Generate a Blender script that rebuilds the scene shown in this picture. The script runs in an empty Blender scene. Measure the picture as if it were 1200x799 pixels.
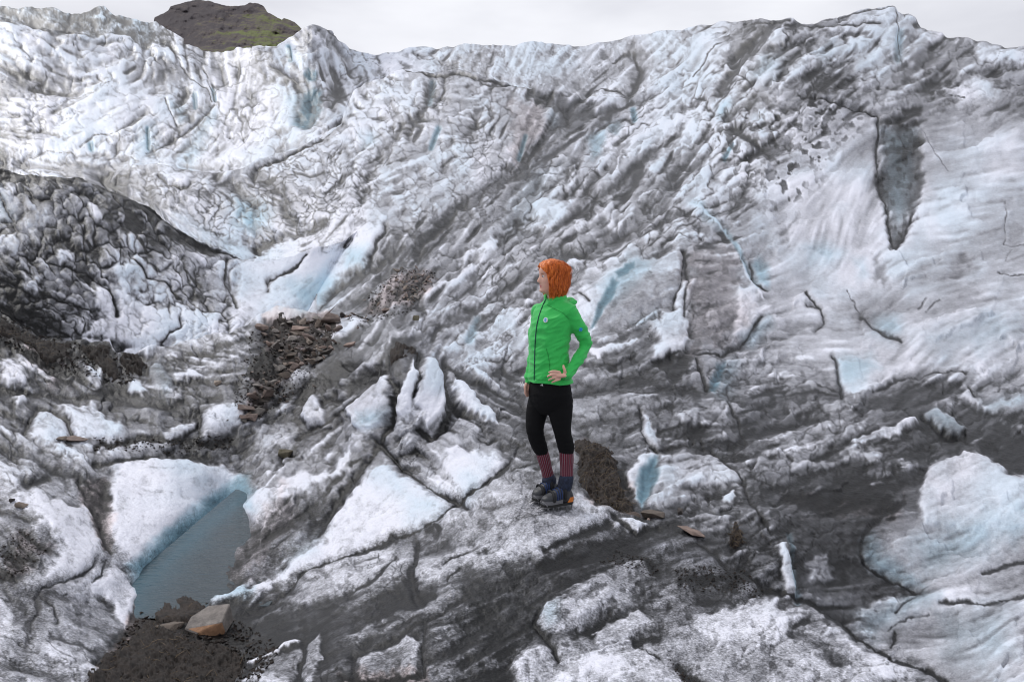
import bpy, bmesh, math, random
import numpy as np
from mathutils import Vector, Matrix
from mathutils.bvhtree import BVHTree
from mathutils import noise as mnoise

S = bpy.context.scene
C = S.collection
R = math.radians
rng = np.random.RandomState(7)
random.seed(11)

# ------------------------------------------------------------------ camera
PW, PH, FPX = 1200.0, 799.0, 942.0
CAM_Z = 1.75
PITCH = math.atan((399.5 - 300.0) / FPX)
cam_d = bpy.data.cameras.new('camera')
cam_d.sensor_width = 36.0
cam_d.lens = 36.0 * FPX / PW
cam_d.clip_start = 0.1
cam_d.clip_end = 5000.0
cam = bpy.data.objects.new('camera', cam_d)
C.objects.link(cam)
cam.location = (0, 0, CAM_Z)
cam.rotation_euler = (math.pi / 2 - PITCH, 0, 0)
S.camera = cam

# ------------------------------------------------------------------ world + sun (overcast)
SUN_EL, SUN_AZ = 48.0, -55.0          # azimuth from +Y (view direction), negative = left
w = bpy.data.worlds.new('World')
S.world = w
w.use_nodes = True
nt = w.node_tree
nt.nodes.clear()
out = nt.nodes.new('ShaderNodeOutputWorld')
bg = nt.nodes.new('ShaderNodeBackground')
bg.inputs['Strength'].default_value = 0.14
sky = nt.nodes.new('ShaderNodeTexSky')
sky.sky_type = 'NISHITA'
sky.sun_disc = False
sky.sun_elevation = R(SUN_EL)
sky.sun_rotation = R(SUN_AZ)
sky.air_density = 1.0
sky.dust_density = 4.0
tc = nt.nodes.new('ShaderNodeTexCoord')
mp = nt.nodes.new('ShaderNodeMapping')
mp.inputs['Scale'].default_value = (1.0, 1.0, 3.2)
cl = nt.nodes.new('ShaderNodeTexNoise')
cl.inputs['Scale'].default_value = 2.3
cl.inputs['Detail'].default_value = 5.0
cl.inputs['Roughness'].default_value = 0.5
cr = nt.nodes.new('ShaderNodeValToRGB')
cr.color_ramp.elements[0].position = 0.34
cr.color_ramp.elements[0].color = (4.8, 4.85, 5.3, 1)
cr.color_ramp.elements[1].position = 0.64
cr.color_ramp.elements[1].color = (7.0, 7.05, 7.4, 1)
mx = nt.nodes.new('ShaderNodeMix')
mx.data_type = 'RGBA'
mx.inputs[0].default_value = 0.93      # cloud cover over the blue sky
nt.links.new(tc.outputs['Generated'], mp.inputs['Vector'])
nt.links.new(mp.outputs['Vector'], cl.inputs['Vector'])
nt.links.new(cl.outputs['Fac'], cr.inputs['Fac'])
nt.links.new(sky.outputs['Color'], mx.inputs[6])
nt.links.new(cr.outputs['Color'], mx.inputs[7])
nt.links.new(mx.outputs[2], bg.inputs['Color'])
nt.links.new(bg.outputs[0], out.inputs['Surface'])

sun_d = bpy.data.lights.new('sun', 'SUN')
sun_d.energy = 1.45
sun_d.angle = R(11)
sun_d.color = (1.0, 0.98, 0.955)
sun = bpy.data.objects.new('sun', sun_d)
C.objects.link(sun)
az = R(SUN_AZ)
sv = Vector((math.sin(az) * math.cos(R(SUN_EL)), math.cos(az) * math.cos(R(SUN_EL)), math.sin(R(SUN_EL))))
sun.rotation_euler = sv.to_track_quat('Z', 'Y').to_euler()
sun.location = (0, 0, 60)

S.view_settings.view_transform = 'Standard'
S.view_settings.look = 'None'
S.view_settings.gamma = 1.0
S.view_settings.use_curve_mapping = False
S.view_settings.exposure = 0.0
S.cycles.filter_width = 1.1
S.cycles.max_bounces = 5
S.cycles.diffuse_bounces = 3
S.cycles.transparent_max_bounces = 4

# ------------------------------------------------------------------ helpers
def tag(o, label=None, cat=None, group=None, kind=None):
    if label: o['label'] = label
    if cat: o['category'] = cat
    if group: o['group'] = group
    if kind: o['kind'] = kind
    return o

def link_mesh(name, verts, faces, mat=None, parent=None, smooth=True):
    me = bpy.data.meshes.new(name)
    me.from_pydata([tuple(v) for v in verts], [], [tuple(f) for f in faces])
    me.update()
    if smooth:
        me.polygons.foreach_set('use_smooth', [True] * len(me.polygons))
    if mat: me.materials.append(mat)
    o = bpy.data.objects.new(name, me)
    C.objects.link(o)
    if parent: o.parent = parent
    return o

def ray(px, py):
    """direction (per unit world Y) through a point of the view, numpy friendly"""
    a = (px - PW / 2) / FPX
    b = -(py - PH / 2) / FPX
    cp, sp = math.cos(PITCH), math.sin(PITCH)
    fy = cp + b * sp
    fz = -sp + b * cp
    return a / fy, fz / fy

def at(px, py, Y):
    a, b = ray(px, py)
    return Vector((a * Y, Y, CAM_Z + b * Y))

_T = rng.rand(16, 256, 256)
def vn(x, y, s, seed=0):
    """smooth value noise, -1..1"""
    x = x / s + seed * 17.31; y = y / s + seed * 9.77
    xi = np.floor(x).astype(np.int64); yi = np.floor(y).astype(np.int64)
    fx = x - xi; fy = y - yi
    fx = fx * fx * fx * (fx * (fx * 6 - 15) + 10); fy = fy * fy * fy * (fy * (fy * 6 - 15) + 10)
    T = _T[seed % 16]
    a = T[yi & 255, xi & 255]; b = T[yi & 255, (xi + 1) & 255]
    c = T[(yi + 1) & 255, xi & 255]; d = T[(yi + 1) & 255, (xi + 1) & 255]
    return ((a + (b - a) * fx) * (1 - fy) + (c + (d - c) * fx) * fy) * 2 - 1

def fbm(x, y, s, octv=4, seed=0, gain=0.5):
    r = 0; a = 1; t = 0
    for i in range(octv):
        r = r + a * vn(x, y, s, seed + i); t += a
        a *= gain; s = s / 2.03
    return r / t * 1.5

def worley(x, y, s, seed=0, jit=0.95):
    x = x / s; y = y / s
    xi = np.floor(x).astype(np.int64); yi = np.floor(y).astype(np.int64)
    f1 = np.full(x.shape, 9.0); f2 = np.full(x.shape, 9.0); idv = np.zeros(x.shape)
    TA, TB, TC = _T[seed % 16], _T[(seed + 5) % 16], _T[(seed + 9) % 16]
    for dj in (-1, 0, 1):
        for di in (-1, 0, 1):
            cx = xi + di; cy = yi + dj
            qx = cx + 0.5 + (TA[cy & 255, cx & 255] - .5) * jit
            qy = cy + 0.5 + (TB[cy & 255, cx & 255] - .5) * jit
            d = np.hypot(qx - x, qy - y)
            m = d < f1
            f2 = np.where(m, f1, np.minimum(f2, d))
            idv = np.where(m, TC[cy & 255, cx & 255], idv)
            f1 = np.where(m, d, f1)
    return f1, f2, idv

def facets(x, y, ang, su, sv, seed):
    """long cells laid along ang: edge distance, cell value, dome, tilt"""
    c_, s_ = math.cos(R(ang)), math.sin(R(ang))
    u = (x * c_ + y * s_) / su; v = (-x * s_ + y * c_) / sv
    ui = np.floor(u).astype(np.int64); vi = np.floor(v).astype(np.int64)
    f1 = np.full(u.shape, 9.0); f2 = np.full(u.shape, 9.0); i1 = np.zeros(u.shape); dx = np.zeros(u.shape); dy = np.zeros(u.shape); i2 = np.zeros(u.shape)
    TA, TB, TC, TD = _T[seed % 16], _T[(seed + 5) % 16], _T[(seed + 9) % 16], _T[(seed + 12) % 16]
    for dj in (-1, 0, 1):
        for di in (-1, 0, 1):
            cx = ui + di; cy = vi + dj; a = cy & 255; b = cx & 255
            ex = cx + .5 + (TA[a, b] - .5) * .95 - u; ey = cy + .5 + (TB[a, b] - .5) * .95 - v
            d = np.hypot(ex, ey) + .35 * (TD[a, b] - .5); m = d < f1
            f2 = np.where(m, f1, np.minimum(f2, d)); i1 = np.where(m, TC[a, b], i1); i2 = np.where(m, TD[a, b], i2); dx = np.where(m, ex, dx); dy = np.where(m, ey, dy); f1 = np.where(m, d, f1)
    return f2 - f1, i1, 1 - np.clip(f1, 0, 1) ** 2, dx * (i2 - .5) * 2.4 + dy * (i1 - .35) * 1.6

def sst(a, b, x):
    t = np.clip((x - a) / (b - a), 0, 1)
    return t * t * (3 - 2 * t)

def bil(M, fx, fy):
    """sample map M at fractional column fx, row fy"""
    h, ww = M.shape
    fx = np.clip(fx, 0, ww - 1.001); fy = np.clip(fy, 0, h - 1.001)
    xi = fx.astype(np.int64); yi = fy.astype(np.int64)
    ux = fx - xi; uy = fy - yi
    return (M[yi, xi] * (1 - ux) + M[yi, xi + 1] * ux) * (1 - uy) + (M[yi + 1, xi] * (1 - ux) + M[yi + 1, xi + 1] * ux) * uy

def blur(M, n):
    for _ in range(2):
        for ax in (0, 1):
            P = np.pad(M, [(n, n) if a == ax else (0, 0) for a in (0, 1)], mode='edge')
            cs = np.cumsum(P, axis=ax)
            cs = np.insert(cs, 0, 0, axis=ax)
            k = 2 * n + 1
            M = (np.take(cs, range(k, cs.shape[ax]), axis=ax) - np.take(cs, range(0, cs.shape[ax] - k), axis=ax)) / k
    return M

# ------------------------------------------------------------------ the survey of the ice: luma of dirt and painted shade, blue ice, relief
X0, Y0, MW, MH = -60, -50, 1320, 910
GX, GY = np.meshgrid(np.arange(MW) + X0 + 0.0, np.arange(MH) + Y0 + 0.0)

BASE = """
205 205 205 205 205 205 205 205 205 205 205 205 205 205 205 205 205 170 165 175 200 195 190 190
215 210 212 212 205 205 210 210 205 205 190 185 195 200 165 195 205 190 195 180 190 175 160 170
205 205 210 200 195 200 195 200 205 200 175 185 165 150 180 210 205 200 180 175 175 170 165 150
205 205 210 205 200 210 215 190 190 175 195 190 165 150 195 205 200 165 180 190 175 180 190 195
150 130 150 140 195 160 175 180 185 190 190 185 150 180 175 150 195 150 190 205 195 195 205 205
160 130 130 145 170 205 200 195 205 185 170 165 170 185 185 190 185 180 200 200 195 198 205 190
120 130 160 170 165 185 220 205 160 150 150 165 150 165 195 160 145 170 195 205 190 190 170 175
100 100 150 200 200 170 110 130 150 150 170 185 180 200 155 160 150 185 195 195 180 195 200 180
110 90 90 110 140 130 95 110 130 140 190 195 190 130 120 130 150 160 185 185 195 200 195 185
130 150 120 130 130 120 110 150 160 190 150 110 110 150 120 100 110 120 135 140 125 110 130 150
140 150 180 170 140 130 120 130 130 150 180 110 110 100 110 140 110 130 150 145 150 130 130 100
180 170 150 225 225 210 160 150 200 180 220 170 150 130 90 170 160 130 130 85 95 120 195 195
160 190 190 225 170 140 120 150 220 200 150 170 180 160 130 100 110 120 110 100 150 180 190 185
140 180 190 150 140 120 170 180 160 150 160 130 90 85 110 140 140 120 140 110 150 185 190 170
130 140 150 70 60 70 90 80 90 95 110 95 110 165 130 150 170 210 165 150 160 180 185 185
170 160 60 50 60 90 130 110 130 160 110 100 175 190 185 180 190 200 190 185 200 175 185 185
"""
base = np.array([[float(v) for v in l.split()] for l in BASE.strip().split('\n')])
_bx = np.clip((GX - 25) / 50, 0, 22.999); _by = np.clip((GY - 25) / 50, 0, 14.999)
_wx = np.clip(_bx + 0.35 * fbm(GX, GY, 60, 3, 1), 0, 22.99); _wy = np.clip(_by + 0.35 * fbm(GX, GY, 60, 3, 5), 0, 14.99)
L0 = blur(bil(base, _wx, _wy), 5)

# luma, softness, texture kept, raise, outline
PATCH = [
 (134,3,1.2,0,[(-90,-50),(190,-50),(205,60),(178,54),(165,55),(150,49),(132,41),(95,43),(60,38),(20,27),(-90,18)]),
 (176,5,.8,0,[(0,70),(26,75),(24,100),(5,120),(-40,125),(-40,70)]),(172,4,.8,0,[(65,76),(105,98),(112,110),(75,113),(60,90)]),
 (172,6,1,0,[(150,65),(205,70),(222,90),(200,115),(190,112),(150,95)]),(222,6,.6,1,[(105,105),(160,105),(165,125),(140,150),(95,160),(60,150)]),
 (224,4,.6,1,[(168,103),(184,120),(205,150),(190,155),(172,125)]),(222,6,.7,1,[(60,165),(90,160),(85,175),(40,185),(20,170)]),
 (226,5,.6,2,[(300,100),(340,100),(350,150),(300,165)]),(222,5,.6,2,[(150,190),(300,195),(330,178),(380,150),(340,155),(280,175)]),
 (226,7,.7,1,[(400,150),(440,145),(435,165),(400,170)]),(218,6,.8,1,[(450,100),(485,110),(480,125),(445,120)]),
 (120,6,.9,-2,[(628,112),(690,116),(700,130),(680,150),(650,175),(632,182),(640,150),(652,128),(632,122)]),(100,5,1,0,[(620,108),(680,112),(692,122),(650,126),(630,118)]),
 (165,6,.8,0,[(603,120),(632,122),(634,155),(622,165),(605,185),(598,150)]),(215,4,.7,1,[(700,112),(735,112),(725,124),(700,130)]),
 (150,8,1,-1,[(700,160),(640,190),(600,225),(560,270),(575,275),(630,230),(690,185)]),
 (135,6,.8,-3,[(800,200),(770,230),(730,262),(690,295),(720,285),(770,258),(800,225)]),
 (118,5,.9,-3,[(1032,141),(1053,138),(1076,141),(1081,165),(1078,200),(1072,250),(1060,275),(1048,287),(1040,260),(1033,210),(1030,170)]),
 (135,6,.9,-2,[(1060,92),(1120,80),(1200,78),(1260,80),(1260,140),(1170,125),(1130,105),(1080,106)]),(155,5,.9,0,[(1060,65),(1110,42),(1140,48),(1142,75),(1100,80)]),
 (218,4,.8,1,[(1142,50),(1180,62),(1250,70),(1250,78),(1190,76),(1150,72)]),(135,7,1,-1,[(945,85),(1000,82),(1005,104),(960,108)]),
 (205,4,.6,1,[(1000,20),(1045,12),(1052,45),(1045,70),(1030,40)]),(196,6,.5,1,[(1100,105),(1150,90),(1170,110),(1130,125)]),
 (120,6,1,-1,[(100,205),(150,225),(200,262),(195,270),(150,250),(100,225)]),
 (208,4,.4,3,[(100,238),(112,240),(117,258),(112,264),(100,252)]),(210,3,.4,3,[(69,295),(80,294),(82,306),(72,311)]),(206,4,.4,3,[(128,318),(150,310),(152,325),(140,332)]),
 (208,3,.4,3,[(150,305),(160,302),(178,322),(165,330),(152,322)]),(206,3,.4,3,[(113,340),(130,343),(138,372),(128,374),(113,360)]),(206,4,.5,3,[(170,330),(188,325),(212,352),(200,356),(178,345)]),
 (222,5,.4,3,[(135,345),(180,360),(212,375),(205,392),(192,402),(180,412),(140,400),(100,395),(110,375),(133,370)]),
 (196,5,.5,2,[(0,215),(12,212),(25,235),(15,260),(0,258),(-40,250),(-40,210)]),(185,6,.6,1,[(25,235),(60,240),(65,260),(40,275),(22,262)]),(192,5,.6,2,[(0,275),(18,278),(16,292),(2,296)]),(190,5,.6,2,[(28,322),(48,325),(46,342),(32,340)]),
 (205,5,.5,2,[(240,318),(262,315),(268,345),(255,352),(243,340)]),
 (214,4,.5,0,[(175,240),(180,243),(215,250),(262,285),(300,300),(340,295),(340,304),(290,305),(255,291),(205,263)]),(222,3,.4,2,[(188,203),(225,205),(224,216),(210,222),(192,212)]),
 (226,5,.35,1,[(283,308),(340,308),(400,292),(420,272),(445,265),(452,272),(440,297),(400,322),(370,368),(300,380),(275,380),(270,350)]),
 (222,5,.4,2,[(545,298),(575,282),(578,290),(558,304),(540,310)]),(212,5,.6,1,[(620,240),(640,235),(660,245),(630,262)]),(212,5,.6,1,[(640,205),(662,200),(655,212),(640,214)]),
 (204,4,.22,3,[(690,345),(715,320),(740,302),(800,297),(800,325),(790,350),(760,365),(720,375),(692,395)]),(160,6,.7,1,[(740,330),(795,320),(788,352),(740,372),(700,385),(705,365)]),
 (170,5,.25,2,[(700,385),(728,352),(760,342),(795,318),(790,350),(762,368),(735,380),(700,400)]),
 (214,3,.3,3,[(801,327),(815,330),(812,350),(800,364),(790,360),(792,342)]),(208,3,.2,3,[(775,366),(806,364),(808,400),(798,418),(766,418),(765,398)]),
 (156,7,.6,1,[(812,300),(860,292),(876,330),(872,380),(858,412),(812,418),(815,330),(803,322)]),
 (205,4,.5,2,[(865,330),(885,345),(895,375),(872,392),(858,398),(860,360)]),(120,6,.9,-1,[(690,400),(760,380),(768,395),(700,430),(680,425)]),(210,3,.3,2,[(690,413),(745,398),(735,406),(700,420)]),
 (212,4,.4,2,[(665,345),(700,335),(690,370),(672,372)]),(150,6,.7,0,[(915,265),(930,268),(925,280),(912,276)]),(152,7,.5,-1,[(1024,300),(1040,308),(1035,330),(1022,325)]),(152,8,.6,-1,[(1100,305),(1130,300),(1145,315),(1115,322)]),
 (180,4,.5,-2,[(1178,232),(1215,225),(1215,290),(1179,284)]),(208,6,.5,2,[(990,290),(1020,285),(1025,335),(1000,345),(960,335),(955,300)]),
 (60,4,1,2,[(-40,360),(0,370),(45,398),(85,401),(80,420),(50,430),(20,398),(0,392),(-40,380)]),(62,3,.9,2,[(90,405),(128,402),(140,425),(146,450),(120,440),(100,420)]),(48,3,1,3,[(143,412),(160,412),(172,430),(150,436)]),
 (205,4,.8,0,[(5,420),(25,425),(35,455),(0,450)]),(190,4,.9,0,[(95,425),(120,428),(122,455),(105,452)]),(218,3,.3,2,[(158,443),(172,449),(178,461),(155,461),(148,452)]),(165,3,.3,2,[(177,432),(187,425),(202,447),(193,462),(180,458)]),
 (212,3,.3,2,[(15,460),(28,457),(34,466),(20,472)]),(208,4,.4,3,[(44,479),(60,481),(80,500),(77,516),(50,520),(34,505)]),(218,5,.4,2,[(72,474),(108,476),(130,492),(150,510),(140,518),(120,520),(88,515),(80,492)]),
 (212,4,.4,2,[(190,506),(210,495),(228,492),(230,499),(212,510),(192,513)]),(95,6,.7,-1,[(150,465),(215,470),(200,480),(225,480),(232,488),(200,485),(155,478)]),(195,4,.8,1,[(245,485),(262,475),(285,480),(283,498),(240,512),(235,500)]),
 (228,6,.35,2,[(140,541),(170,536),(215,537),(260,543),(285,560),(292,577),(252,620),(202,655),(165,692),(150,672),(131,632),(126,592),(132,562)]),
 (120,5,.8,-1,[(92,566),(122,555),(131,575),(134,600),(122,602),(105,590)]),(218,5,.5,1,[(40,590),(100,590),(118,640),(90,680),(55,680),(70,640),(45,615)]),(150,7,.8,0,[(55,700),(125,705),(150,735),(95,760),(60,745)]),
 (214,4,.4,2,[(95,690),(130,665),(160,690),(162,700),(145,735),(130,705)]),(192,5,.3,1,[(-40,700),(5,695),(20,715),(15,745),(-40,750)]),
 (125,3,.7,1,[(455,428),(480,421),(478,440),(466,462),(455,447)]),(212,2,.25,4,[(450,440),(459,452),(459,475),(453,495),(435,505),(420,501),(408,481),(430,460)]),
 (220,2,.25,3,[(483,422),(489,440),(480,481),(475,486),(464,482),(475,440)]),(224,2,.25,4,[(494,424),(505,425),(520,445),(525,475),(516,490),(498,501),(490,482),(485,466)]),
 (220,2,.25,4,[(530,440),(540,450),(570,480),(584,501),(565,496),(545,476),(532,456)]),(172,6,.6,2,[(500,510),(545,500),(585,520),(592,543),(545,530),(520,545)]),(228,7,.25,2,[(518,527),(545,530),(580,537),(594,543),(575,570),(548,594),(535,572),(518,550)]),
 (228,8,.3,1.5,[(400,590),(430,560),(452,545),(490,570),(535,594),(500,615),(455,628),(400,656),(350,676),(300,700),(250,706),(285,690),(330,670),(375,640)]),
 (208,3,.3,3,[(354,490),(365,461),(382,485),(376,492),(360,500)]),(198,3,.4,2,[(395,540),(412,524),(414,540),(400,556)]),(182,6,.8,0,[(300,500),(350,500),(350,520),(305,535)]),(200,4,.7,1,[(285,600),(300,580),(360,555),(370,565),(320,590),(300,615)]),
 (195,3,.3,2,[(752,481),(763,488),(773,512),(767,526),(755,508)]),(212,3,.3,1,[(733,548),(752,530),(768,531),(768,545),(752,592),(742,582)]),(192,4,.7,2,[(770,532),(832,530),(868,556),(862,568),(805,570),(775,588),(760,590)]),
 (225,2,.2,3,[(846,580),(860,576),(865,582),(855,588),(846,586)]),(168,7,.7,1,[(668,470),(712,466),(708,485),(670,492)]),(55,3,1.0,-1.5,[(764,421),(790,418),(812,420),(808,435),(790,446),(772,434)]),
 (202,3,.3,1,[(980,420),(1020,413),(1045,430),(1010,458),(988,463)]),(208,5,.5,2,[(1000,462),(1045,447),(1060,435),(1100,425),(1060,425),(1040,430)]),(92,4,.8,-1,[(1010,468),(1060,450),(1108,446),(1132,460),(1095,480),(1045,476),(1005,492)]),
 (202,2,.5,2,[(1000,521),(1036,505),(1074,489),(1077,494),(1040,513),(1004,527)]),(175,2,.3,2,[(1085,484),(1100,484),(1132,499),(1127,508),(1100,500)]),(186,4,.4,1,[(1130,456),(1150,474),(1250,460),(1250,478),(1150,482),(1128,468)]),(65,5,.8,-3,[(1140,513),(1200,508),(1250,510),(1250,556),(1195,553),(1160,538)]),
 (204,4,.5,3,[(1088,546),(1130,531),(1165,540),(1187,556),(1250,562),(1250,620),(1078,620),(1080,572)]),(74,5,.9,-1,[(918,578),(960,565),(1000,573),(1058,582),(1045,605),(1000,608),(940,602)]),
 (98,4,.5,-1,[(925,600),(1040,600),(1012,630),(1007,650),(1020,672),(1073,692),(1020,703),(1000,735),(962,716),(942,690),(932,655)]),(168,5,.6,1,[(945,658),(972,645),(980,678),(950,682)]),(200,2,.3,3,[(911,640),(921,638),(929,670),(931,704),(918,702)]),
 (70,5,.7,-1,[(330,722),(400,712),(480,690),(502,700),(430,737),(340,767),(290,776),(298,748)]),(162,3,.9,1,[(420,771),(480,746),(494,756),(484,788),(424,795)]),(166,3,.9,1,[(358,760),(375,747),(378,775),(360,802),(352,790)]),(170,4,.9,1,[(285,800),(300,780),(350,758),(352,780),(345,810)]),
 (186,5,.8,2,[(486,668),(500,655),(550,643),(562,655),(520,682),(490,684)]),(176,5,.9,1,[(335,700),(370,685),(440,655),(450,665),(380,705),(345,715)]),(74,8,.8,-2,[(560,692),(640,662),(700,640),(765,618),(745,650),(690,682),(652,702),(632,722),(600,738),(560,740)]),
 (182,3,.4,2,[(632,718),(664,698),(672,722),(645,738),(634,732)]),(168,5,1.2,1,[(650,706),(700,672),(748,656),(766,672),(735,702),(690,722),(652,742)]),(190,4,.5,2,[(695,735),(745,712),(765,725),(735,745),(705,757)]),(216,7,.6,1,[(815,725),(880,700),(915,700),(900,740),(840,755)]),
 (230,2,.2,3,[(716,604),(735,604),(757,615),(745,620),(718,615)]),(205,8,.9,1,[(605,765),(650,758),(700,768),(780,775),(790,830),(600,830)]),(50,3,.3,4,[(290,442),(298,422),(311,409),(324,418),(328,440),(312,447)]),(182,5,.8,2,[(600,615),(660,600),(720,602),(700,618),(620,650),(560,665),(590,635)]),(205,5,.5,1,[(672,575),(700,592),(720,600),(690,602),(670,590)]),
]
# amount, softness, raise, outline
BLUE = [
 (.96,2.2,-2.5,[(743,309),(733,313),(722,324),(724,330),(733,326),(741,318)]),(1.0,2.2,-3,[(721,331),(712,344),(701,362),(691,382),(696,380),(708,364),(719,350),(726,336)]),
 (.95,3,-4,[(354,85),(362,79),(373,84),(370,92),(360,95)]),(1.0,5,-6,[(356,105),(366,100),(379,104),(376,128),(368,145),(356,153),(344,148),(352,125)]),(.5,6,-2,[(335,110),(360,102),(355,150),(338,150)]),(.6,4,-2,[(424,160),(436,158),(439,168),(428,172)]),
 (.55,5,-1,[(240,130),(250,128),(250,145),(235,175),(222,192),(210,190),(225,165)]),(.55,3,-2,[(202,125),(215,122),(222,138),(210,143)]),(.5,5,-1,[(165,148),(180,150),(182,176),(165,176)]),(.4,4,-1,[(640,125),(652,130),(653,145),(642,150)]),
 (.6,2,-2,[(686,161),(710,152),(712,165),(703,185),(695,191)]),(.55,2,-2,[(712,142),(727,141),(725,160),(713,157)]),(.55,3,-2,[(835,138),(850,120),(858,122),(845,140)]),(.55,6,-2,[(885,90),(895,72),(915,65),(912,80),(900,92)]),(.35,5,0,[(955,65),(970,50),(978,55),(965,72)]),
 (.7,4,-3,[(275,233),(297,235),(320,245),(314,263),(298,272),(278,264)]),(.75,7,-2,[(345,338),(385,320),(397,328),(378,355),(352,368)]),(.55,3,-1,[(405,291),(432,288),(425,309),(406,313)]),(.35,5,0,[(205,250),(225,255),(290,295),(330,298),(300,302),(240,280)]),
 (.6,3,-1,[(808,240),(820,240),(845,262),(850,272),(830,262)]),(.75,2,-2,[(880,305),(892,297),(900,308),(902,335),(888,330)]),(.45,5,0,[(945,290),(965,282),(985,295),(975,308),(955,305)]),(.4,4,0,[(1000,305),(1012,305),(1018,322),(1006,328)]),
 (.55,4,-1,[(1028,372),(1052,365),(1055,385),(1038,393),(1025,385)]),(.4,3,0,[(740,378),(770,364),(765,374),(746,383)]),(.5,5,0,[(700,340),(735,305),(770,300),(755,325),(720,360)]),(.45,3,0,[(868,392),(900,370),(905,385),(880,405)]),
 (.55,4,0,[(980,420),(1020,413),(1030,430),(1000,455),(988,450)]),(.95,4,-5,[(829,456),(842,428),(852,424),(848,445),(838,462)]),(.45,4,-2,[(845,425),(868,420),(862,450),(850,472),(840,464)]),(.95,4,-5,[(749,548),(768,535),(770,556),(752,593),(745,582)]),
 (.5,3,-1,[(425,485),(455,480),(452,494),(435,504),(424,500)]),(.4,6,0,[(535,560),(560,560),(556,583),(548,592)]),(.35,8,0,[(470,575),(520,582),(520,600),(480,610)]),(.5,3,0,[(1085,484),(1100,484),(1130,499),(1127,506),(1100,499)]),(.45,5,0,[(1150,474),(1250,460),(1250,475),(1160,480)]),
 (.65,4,0,[(1010,630),(1022,625),(1036,650),(1085,688),(1045,680),(1020,665),(1008,648)]),(.45,9,0,[(1070,640),(1130,610),(1200,600),(1200,625),(1110,670),(1080,670)]),(.55,5,0,[(1060,695),(1080,694),(1100,700),(1050,725),(1055,710)]),(.45,7,0,[(1005,720),(1050,705),(1070,715),(1020,745),(1008,738)]),
 (.35,3,0,[(632,716),(655,705),(655,728),(640,736)]),(.3,6,0,[(345,640),(380,620),(370,650),(330,672)]),(.4,5,0,[(0,215),(12,240),(14,258),(0,258),(-30,250)]),(.86,9,-2,[(148,664),(200,618),(250,578),(292,556),(298,580),(258,606),(207,652),(158,694)]),(.6,3,0,[(270,575),(295,560),(300,600),(280,600)]),
 (.6,3,0,[(230,688),(260,683),(300,690),(296,702),(250,706),(225,702)]),(.35,4,0,[(177,432),(187,425),(202,447),(193,462)]),(.3,8,0,[(1080,400),(1150,370),(1200,385),(1150,410)]),(.3,10,0,[(620,205),(650,200),(620,260),(600,262)]),(.3,9,0,[(1100,720),(1180,710),(1180,760),(1110,770)]),(.55,4,0,[(1034,150),(1072,150),(1066,240),(1052,270),(1040,230)]),(.5,8,0,[(-60,0),(185,10),(185,50),(0,22)]),
]
BLUEL = [(.95,4,[(173,152),(174,174)]),(.8,5,[(106,168),(107,174)]),(.6,4,[(228,112),(229,126)]),(.8,3,[(249,103),(252,118)]),(.8,4,[(339,56),(340,70)]),(.8,5,[(514,150),(505,172)]),(.5,6,[(506,92),(503,118)]),(.8,4,[(616,160),(608,186)]),(.85,5,[(742,127),(744,140)]),
 (.8,4,[(858,172),(849,187)]),(.4,5,[(850,270),(870,300),(888,335)]),(.5,6,[(925,625),(930,660),(935,705)]),(.4,8,[(560,372),(550,400)]),(.3,8,[(1055,40),(1052,70)])]
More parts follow.
